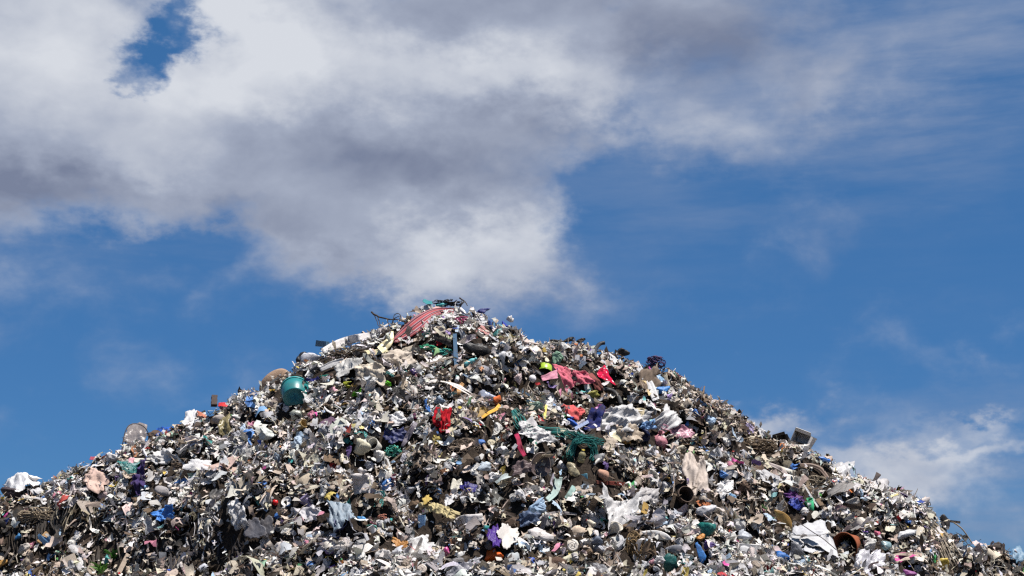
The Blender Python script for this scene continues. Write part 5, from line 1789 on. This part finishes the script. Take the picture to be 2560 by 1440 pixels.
weed(284, 1392, 16, (.07, .19, .035), 'green weed growing at the lower left', 'green weed', 1)
weed(252, 1424, 14, (.10, .24, .04), 'brighter green weed at the bottom left corner of the slope', None, 2)
for i, (u, v, w, h, rot) in enumerate([(896, 981, 34, 13, 28), (958, 956, 42, 12, -16)]):
    mark(tangle('green_scrap', u, v, w, h, (.12, .46, .02), M_NET, 700 + i, 20, 1.7, .5, rot=rot, combed=.5), ['vivid green net scrap right of the teal tub', 'vivid green net scrap below the hollow beige cloth'][i], 'net', None)

# ------------------------------------------------------------------ single pieces of rubbish strewn between the landmarks
MASK = np.zeros((380, 660), np.float32)      # how much of each 4-pixel cell is already a thing one can point to


def cover(o, weight=1.0):
    """note which part of the picture a thing stands on, so that loose scraps do not bury it"""
    if o.type == 'MESH':
        n = len(o.data.vertices)
        co = np.zeros(n * 3, np.float32)
        o.data.vertices.foreach_get('co', co)
        M = np.array(o.matrix_basis)
        P = co.reshape(-1, 3) @ M[:3, :3].T + M[:3, 3]
        q = o.parent
        while q is not None:
            P = P + np.array(q.location)
            q = q.parent
        u, v = to_px(P)
        i = (v / 4).astype(int)
        j = (u / 4).astype(int)
        ok = (i >= 0) & (i < 380) & (j >= 0) & (j < 660)
        MASK[i[ok], j[ok]] = np.maximum(MASK[i[ok], j[ok]], weight)


THINGS = [o for o in COL.objects if o.type == 'MESH' and o.name not in ('ground', 'refuse_hill')]
for o in THINGS:
    cover(o, .78 if o.name.split('.')[0] == 'strip' else 1.0)


def spread(M, k=1):
    out = M.copy()
    for a in range(-k, k + 1):
        for b in range(-k, k + 1):
            out = np.maximum(out, np.roll(np.roll(M, a, 0), b, 1) * (1 if a * b == 0 or k == 1 else .9))
    return out


MASK = spread(MASK, 1)
r6 = np.random.default_rng(606)


def unit(name, V, F, mat, smooth=True):
    V = np.asarray(V, float)
    V = V / np.abs(V).max() * .5
    return raw_mesh(name, V, F, smooth, mat)


def box_mesh(name, sx, sy, sz, r, mat):
    q = np.array([(x * sx, y * sy, z * sz) for z in (-1, 1) for y in (-1, 1) for x in (-1, -.3, .35, 1)], float)
    q = q + r.normal(0, .04, q.shape) * np.array([1, 1, .6])
    q[:, 2] += .10 * r.normal() * q[:, 0] ** 2
    F = []
    for i in range(3):
        F += [(i, i + 4, i + 5, i + 1), (i + 8, i + 9, i + 13, i + 12), (i, i + 1, i + 9, i + 8), (i + 4, i + 12, i + 13, i + 5)]
    F += [(0, 8, 12, 4), (3, 7, 15, 11)]
    return unit(name, q, F, mat, False)


def lathe_mesh(name, prof, mat, seed, wob=.06, seg=14):
    V, F = lathe(prof, seg, wob, seed)
    V = V[:, [2, 0, 1]]
    return raw_mesh(name, V, F, True, mat)


def multi_patch(n, r, fold):
    V, Q = proto_patch(n, r, fold * .6)
    V = fold_up(V, r, 8, fold * .55, .35)
    V = V + r.normal(0, .012, V.shape)
    return V - V.mean(0), Q


def cloth_patch(n, r, fold):
    V, Q = proto_patch(n, r, fold * .4)
    V[:, 2] += .16 * fold * ridged(V[:, 0] * 2, V[:, 1] * 2, r, 2.2, r.uniform(0, 3), .9, int(r.integers(30)))
    V = fold_up(V, r, 4, fold * .4, .35)
    return V - V.mean(0), Q


BAGS = [unit('plastic_bag', *bag_shape(4000 + i, 17, 12, .62), M_FILM, False) for i in range(16)]
FILMS = [unit('plastic_film', *multi_patch(12, r6, .8), M_FILM, True) for i in range(18)]
CLEARS = [unit('clear_film', *multi_patch(11, r6, .9), M_CLEAR, False) for i in range(8)]
RAGS = [unit('rag', *cloth_patch(13, r6, .9), M_CLOTH) for i in range(14)]
STRIPS = [unit('plastic_strip', *proto_strip(12, r6, r6.uniform(.10, .22)), M_FILM) for i in range(14)]
STICKS = [unit('stick', *proto_twig(6, r6, r6.uniform(.012, .028), 6), M_WOOD) for i in range(12)]
CARDS = [box_mesh('cardboard_piece', 1, r6.uniform(.4, .8), .035, r6, M_CARD) for i in range(8)]
FOAMS = [box_mesh('foam_piece', 1, r6.uniform(.5, .8), r6.uniform(.12, .3), r6, M_FOAM) for i in range(8)]
q_ = .17
BOT = [lathe_mesh('plastic_bottle', [(0, -.5), (q_ * .8, -.5), (q_, -.46), (q_ * k1, -.2), (q_, .05), (q_ * .95, .2), (q_ * .45, .36), (q_ * .42, .44)], M_HARD, 70 + i) for i, k1 in enumerate((.95, .7, .85, .6))]
CAPS = lathe_mesh('cap', [(q_ * .5, .42), (q_ * .5, .5), (0, .5)], M_HARD, 3, 0, 10)
CUPS = [lathe_mesh('cup', [(0, -.4), (.26, -.4), (.28, -.36), (.38, .4), (.40, .40), (.40, .43), (.37, .43), (.27, -.34), (0, -.34)], M_HARD, 80 + i, .05 * i, 16) for i in range(3)]
LUMPS = [unit('mud_lump', *bag_shape(5000 + i, 15, 11, .6), M_CLOTH, False) for i in range(6)]

CN = {
    'white': [(.64, .625, .63), (.56, .55, .56), (.66, .64, .61)], 'pale grey': [(.46, .455, .47), (.40, .40, .43)], 'dark grey': [(.10, .10, .11), (.14, .135, .14)],
    'cream': [(.60, .54, .42), (.56, .50, .36)], 'beige': [(.44, .37, .30), (.38, .31, .25)], 'brown': [(.13, .09, .06), (.17, .12, .08), (.09, .06, .045)], 'black': [(.016, .016, .018), (.025, .024, .024)],
    'pale blue': [(.33, .45, .60), (.42, .52, .64)], 'blue': [(.05, .16, .46), (.07, .20, .50)], 'navy': [(.02, .03, .14)], 'teal': [(.05, .28, .27), (.10, .36, .34)], 'pale green': [(.36, .50, .40), (.28, .46, .32)],
    'green': [(.05, .26, .09)], 'pink': [(.56, .28, .33), (.52, .20, .28)], 'pale pink': [(.58, .44, .42), (.60, .47, .46)], 'magenta': [(.42, .05, .24)], 'red': [(.42, .02, .03), (.36, .04, .03)], 'rust': [(.36, .13, .06)],
    'orange': [(.56, .18, .03)], 'yellow': [(.58, .45, .12), (.56, .48, .20)], 'ochre': [(.36, .23, .07)], 'purple': [(.08, .045, .18), (.14, .09, .24)], 'lilac': [(.38, .32, .50)],
}
MIX = {
    'bag': dict([('white', 46), ('pale grey', 14), ('dark grey', 4), ('cream', 6), ('beige', 6), ('black', 6), ('pale blue', 5), ('blue', 3), ('pink', 2), ('pale pink', 3), ('teal', 2), ('yellow', 2), ('purple', .6), ('pale green', 1.5), ('lilac', 1.5)]),
    'film': dict([('white', 48), ('pale grey', 14), ('cream', 7), ('beige', 6), ('pale blue', 5), ('blue', 2.5), ('pink', 2), ('pale pink', 3), ('teal', 2), ('yellow', 1.5), ('ochre', 1), ('purple', 1.2), ('black', 4), ('pale green', 1.5), ('magenta', .8), ('red', .8)]),
    'rag': dict([('beige', 20), ('brown', 18), ('pale grey', 14), ('dark grey', 14), ('white', 14), ('black', 7), ('pale pink', 4), ('navy', 3), ('red', 1), ('rust', 2), ('purple', .6), ('green', 1)]),
    'stick': dict([('brown', 45), ('beige', 35), ('black', 10), ('pale grey', 10)]),
    'card': dict([('beige', 30), ('white', 25), ('brown', 20), ('pale grey', 15), ('pale blue', 3), ('ochre', 4)]),
    'hard': dict([('white', 40), ('cream', 12), ('pale blue', 8), ('blue', 5), ('teal', 6), ('pale green', 4), ('pink', 4), ('red', 3), ('yellow', 4), ('orange', 2), ('dark grey', 8)]),
    'lump': dict([('brown', 50), ('black', 20), ('dark grey', 20), ('beige', 10)]),
}
#        meshes, palette, how many, size range px, tilt, lift, name, category, words
KINDS = [
    (BAGS, 'bag', 230, (14, 48), .5, .075, 'plastic_bag', 'plastic bag', ['crumpled {c} plastic bag', 'wrinkled {c} plastic bag', 'balled up {c} plastic bag']),
    (FILMS, 'film', 260, (18, 80), .42, .095, 'plastic_film', 'plastic film', ['torn {c} plastic film', 'rumpled {c} plastic film', 'ragged {c} plastic film']),
    (CLEARS, 'film', 60, (26, 70), .42, .10, 'clear_film', 'plastic film', ['see-through {c} film']),
    (RAGS, 'rag', 170, (18, 76), .42, .09, 'rag', 'rag', ['crumpled {c} rag', 'dirty {c} rag', 'folded {c} rag']),
    (STRIPS, 'film', 130, (30, 84), .4, .11, 'plastic_strip', 'plastic strip', ['twisted {c} plastic strip', 'curling {c} plastic strip']),
    (STICKS, 'stick', 190, (26, 85), .3, .12, 'stick', 'stick', ['thin {c} stick', 'dry {c} twig']),
    (CARDS, 'card', 70, (16, 40), .5, .10, 'cardboard_piece', 'cardboard', ['flat {c} cardboard piece', 'bent {c} cardboard piece']),
    (FOAMS, 'card', 40, (12, 30), .6, .10, 'foam_piece', 'foam', ['broken {c} foam piece']),
    (BOT, 'hard', 34, (24, 36), .5, .10, 'plastic_bottle', 'bottle', ['squashed {c} plastic bottle']),
    (CUPS, 'hard', 30, (14, 24), .9, .10, 'cup', 'cup', ['{c} plastic cup']),
    (LUMPS, 'lump', 60, (18, 46), .5, .05, 'mud_lump', 'lump', ['{c} lump of rotten waste']),
]
SKU = np.array([p[0] for p in SKYLINE], float)
SKV = np.array([p[1] for p in SKYLINE], float)
placed = np.zeros((0, 2))
ITEMS = []
for meshes, pal, count, (lo, hi), tilt, lift, name, cat, words_ in KINDS:
    n = count * 9
    U = r6.uniform(-10, 2570, n)
    Vv = r6.uniform(745, 1450, n)
    top = np.interp(U, SKU, SKV)
    ok = (Vv > top + 3)
    U, Vv = U[ok], Vv[ok]
    free = MASK[np.clip(Vv / 4, 0, 379).astype(int), np.clip(U / 4, 0, 659).astype(int)] < .5
    U, Vv = U[free], Vv[free]
    pu, pv = [], []
    for a, b in zip(U, Vv):
        if len(placed) and np.min(np.hypot(placed[:, 0] - a, placed[:, 1] - b)) < 10.5:
            continue
        placed = np.vstack([placed, [a, b]])
        pu.append(a)
        pv.append(b)
        if len(pu) >= count:
            break
    pu, pv = np.array(pu), np.array(pv)
    P = cast(pu, pv, lift)
    t, b, nn, n0 = frames(r6, P[:, 0], P[:, 1], tilt)
    keys = list(MIX[pal])
    wts = np.array([MIX[pal][k] for k in keys], float)
    ci = r6.choice(len(keys), len(pu), p=wts / wts.sum())
    for i in range(len(pu)):
        m = np.linalg.norm(P[i] - CAMV) / FPX
        spx = lo + (hi - lo) * r6.beta(1.3, 2.6)
        s = spx * m
        me = meshes[int(r6.integers(len(meshes)))]
        o = bpy.data.objects.new(name, me)
        COL.objects.link(o)
        z = r6.uniform(.75, 1.25)
        A = np.stack([t[i] * s, b[i] * s * r6.uniform(.75, 1.1), nn[i] * s * z], 1)
        M4 = np.eye(4)
        M4[:3, :3] = A
        M4[:3, 3] = P[i]
        o.matrix_basis = Matrix(M4.tolist())
        cn = keys[ci[i]]
        c = np.array(CN[cn][int(r6.integers(len(CN[cn])))]) * r6.uniform(.85, 1.1)
        o.color = (*np.clip(c, 0, .8), 1)
        if meshes is BOT:
            cp = bpy.data.objects.new('cap', CAPS)
            COL.objects.link(cp)
            cp.parent = o
            cp.color = (*CN[['white', 'blue', 'red', 'green'][int(r6.integers(4))]][0], 1)
        ITEMS.append([o, pu[i], pv[i], spx, cn, cat, words_, (lo, hi)])
        cover(o, .45)

# labels: what it is, its colour and size, and where it lies among things one can find
RP = np.array([(a, b) for a, b, _ in REFS])
RN = [c for _, _, c in REFS]
used = {}
for it in ITEMS:
    o, u, v, spx, cn, cat, words_, (lo, hi) = it
    d = np.hypot(RP[:, 0] - u, RP[:, 1] - v)
    near = np.argsort(d)[:6]
    size = 'small ' if spx < lo + (hi - lo) * .22 else 'large ' if spx > lo + (hi - lo) * .55 else ''
    places = []
    for a in near[:4]:
        dx, dy = u - RP[a, 0], v - RP[a, 1]
        if abs(dy) > abs(dx):
            places.append(('just ' if d[a] < 40 else '') + ('above' if dy < 0 else 'below') + ' the ' + RN[a])
        else:
            places.append(('close ' if d[a] < 40 else '') + 'beside the ' + RN[a])
    for a in near:
        for b in near:
            if a < b:
                va, vb = RP[a] - (u, v), RP[b] - (u, v)
                if va @ vb < -.35 * np.linalg.norm(va) * np.linalg.norm(vb):
                    places.append('between the ' + RN[a] + ' and the ' + RN[b])
    done = False
    for pl in places:
        for w in words_:
            lab = (size + w.format(c=cn) + ' ' + pl).replace('  ', ' ')
            if lab not in used and len(lab.split()) <= 16:
                used[lab] = o
                done = True
                break
        if done:
            break
    if not done:
        a = near[0]
        lab = (size + words_[0].format(c=cn) + ' ' + places[0])
        o['shared'] = 1
    tag(o, lab, cat, it[5] + ' pieces strewn over the heap')
for it in ITEMS:
    if 'shared' in it[0]:
        del it[0]['shared']

# ------------------------------------------------------------------ the loose mass between them
MASKM = np.maximum(MASK, spread((MASK > .9).astype(np.float32), 2))
MASKW = np.maximum(MASK, spread((MASK > .9).astype(np.float32), 5))
r1 = np.random.default_rng(101)
P4 = [proto_patch(4, r1, .55) for _ in range(36)]
P3 = [proto_patch(3, r1, .8) for _ in range(24)]
P5 = [proto_patch(5, r1, .55) for _ in range(30)]
P4E = [proto_patch(4, r1, .7, r1.uniform(.22, .4)) for _ in range(24)]
PS_ = [proto_strip(7, r1, r1.uniform(.07, .2)) for _ in range(24)]
PST = [proto_strip(4, r1, r1.uniform(.03, .06)) for _ in range(16)]
PTW = [proto_twig(4, r1, r1.uniform(.008, .018)) for _ in range(16)]
PL = [proto_lump(r1) for _ in range(20)]
W_FILM = dict(white=50, grey=6, beige=25, brown=6, black=5, blue=1.3, teal=.6, pink=1.2, red=.3, orange=.25, yellow=.6, purple=.25, green=.3)
W_DULL = dict(white=13, grey=9, beige=22, brown=36, black=18, blue=.6, teal=.3, pink=1.0, red=.4, orange=.5, yellow=.6, purple=.3, green=.3)
W_BIG = dict(white=58, grey=9, beige=20, brown=8, black=6, blue=.7, pink=.5)
W_BIGD = dict(white=12, grey=10, beige=24, brown=36, black=18, pink=.6)
PSW = [proto_strip(8, r1, r1.uniform(.22, .42), .75) for _ in range(30)]
P7 = []
for _ in range(28):
    v_, f_ = proto_patch(7, r1, .45, r1.uniform(.35, .8))
    P7.append((fold_up(v_, r1, 6, .42, .35), f_))
P7L = [(v_ * np.array([1.5, .55, .8]), f_) for v_, f_ in P7[:14]]
merge('film_scraps', [
    strew(r1, P7, 9000, (.10, .16, .30, .3), .28, (.0, .07), W_BIG, 1.2, 0, .6),
    strew(r1, P7L, 12000, (.10, .18, .34, .3), .28, (.0, .08), W_BIG, 1.2, .75, .8),
    strew(r1, P5, 40000, (.05, .10, .19, .35), .33, (.0, .08), W_FILM, 1.1, .5, .8),
    strew(r1, P4, 40000, (.03, .064, .13, .40), .40, (.0, .10), W_FILM, 1, 0, .8),
    strew(r1, P4E, 50000, (.04, .09, .18, .40), .36, (.0, .10), W_FILM, 1.1, .65, .9),
    strew(r1, PSW, 90000, (.05, .12, .26, .40), .34, (.0, .10), W_FILM, 1.1, .65, .8),
    strew(r1, P3, 90000, (.014, .034, .065, .38), .45, (.0, .11), W_FILM, 1, 0, .6),
    strew(r1, PS_, 42000, (.07, .17, .36, .4), .32, (.0, .09), W_FILM, 1, .75, .6),
], M_SCRAP_FILM, 'small torn scraps of pale plastic film strewn all over the heap', True)
merge('rag_scraps', [
    strew(r1, P7L, 5000, (.10, .18, .36, .3), .30, (-.05, .03), W_BIGD, 1.2, .75, .5),
    strew(r1, P4, 24000, (.04, .09, .18, .38), .42, (-.05, .03), W_DULL, 1.2, .5, .5),
    strew(r1, PSW, 50000, (.06, .14, .30, .40), .40, (-.04, .06), W_DULL, 1.2, .7, .6),
    strew(r1, PL, 9000, (.025, .055, .10, .4), .6, (-.02, .05), W_DULL),
    strew(r1, PS_, 34000, (.10, .20, .42, .4), .34, (-.02, .07), W_DULL, 1, .75, .5),
], M_SCRAP_DULL, 'small dull scraps of rag, paper and rotten matter between the plastic', True)
merge('straw_litter', [
    strew(r1, PTW, 18000, (.08, .20, .5, .5), .28, (.02, .09), dict(brown=50, beige=40, black=10, white=6), 1, .5),
    strew(r1, PST, 90000, (.05, .12, .30, .45), .36, (.02, .12), dict(beige=60, brown=30, white=14), 1, .6),
], M_SCRAP_DULL, 'dry twigs, straw and fibres scattered through the heap')
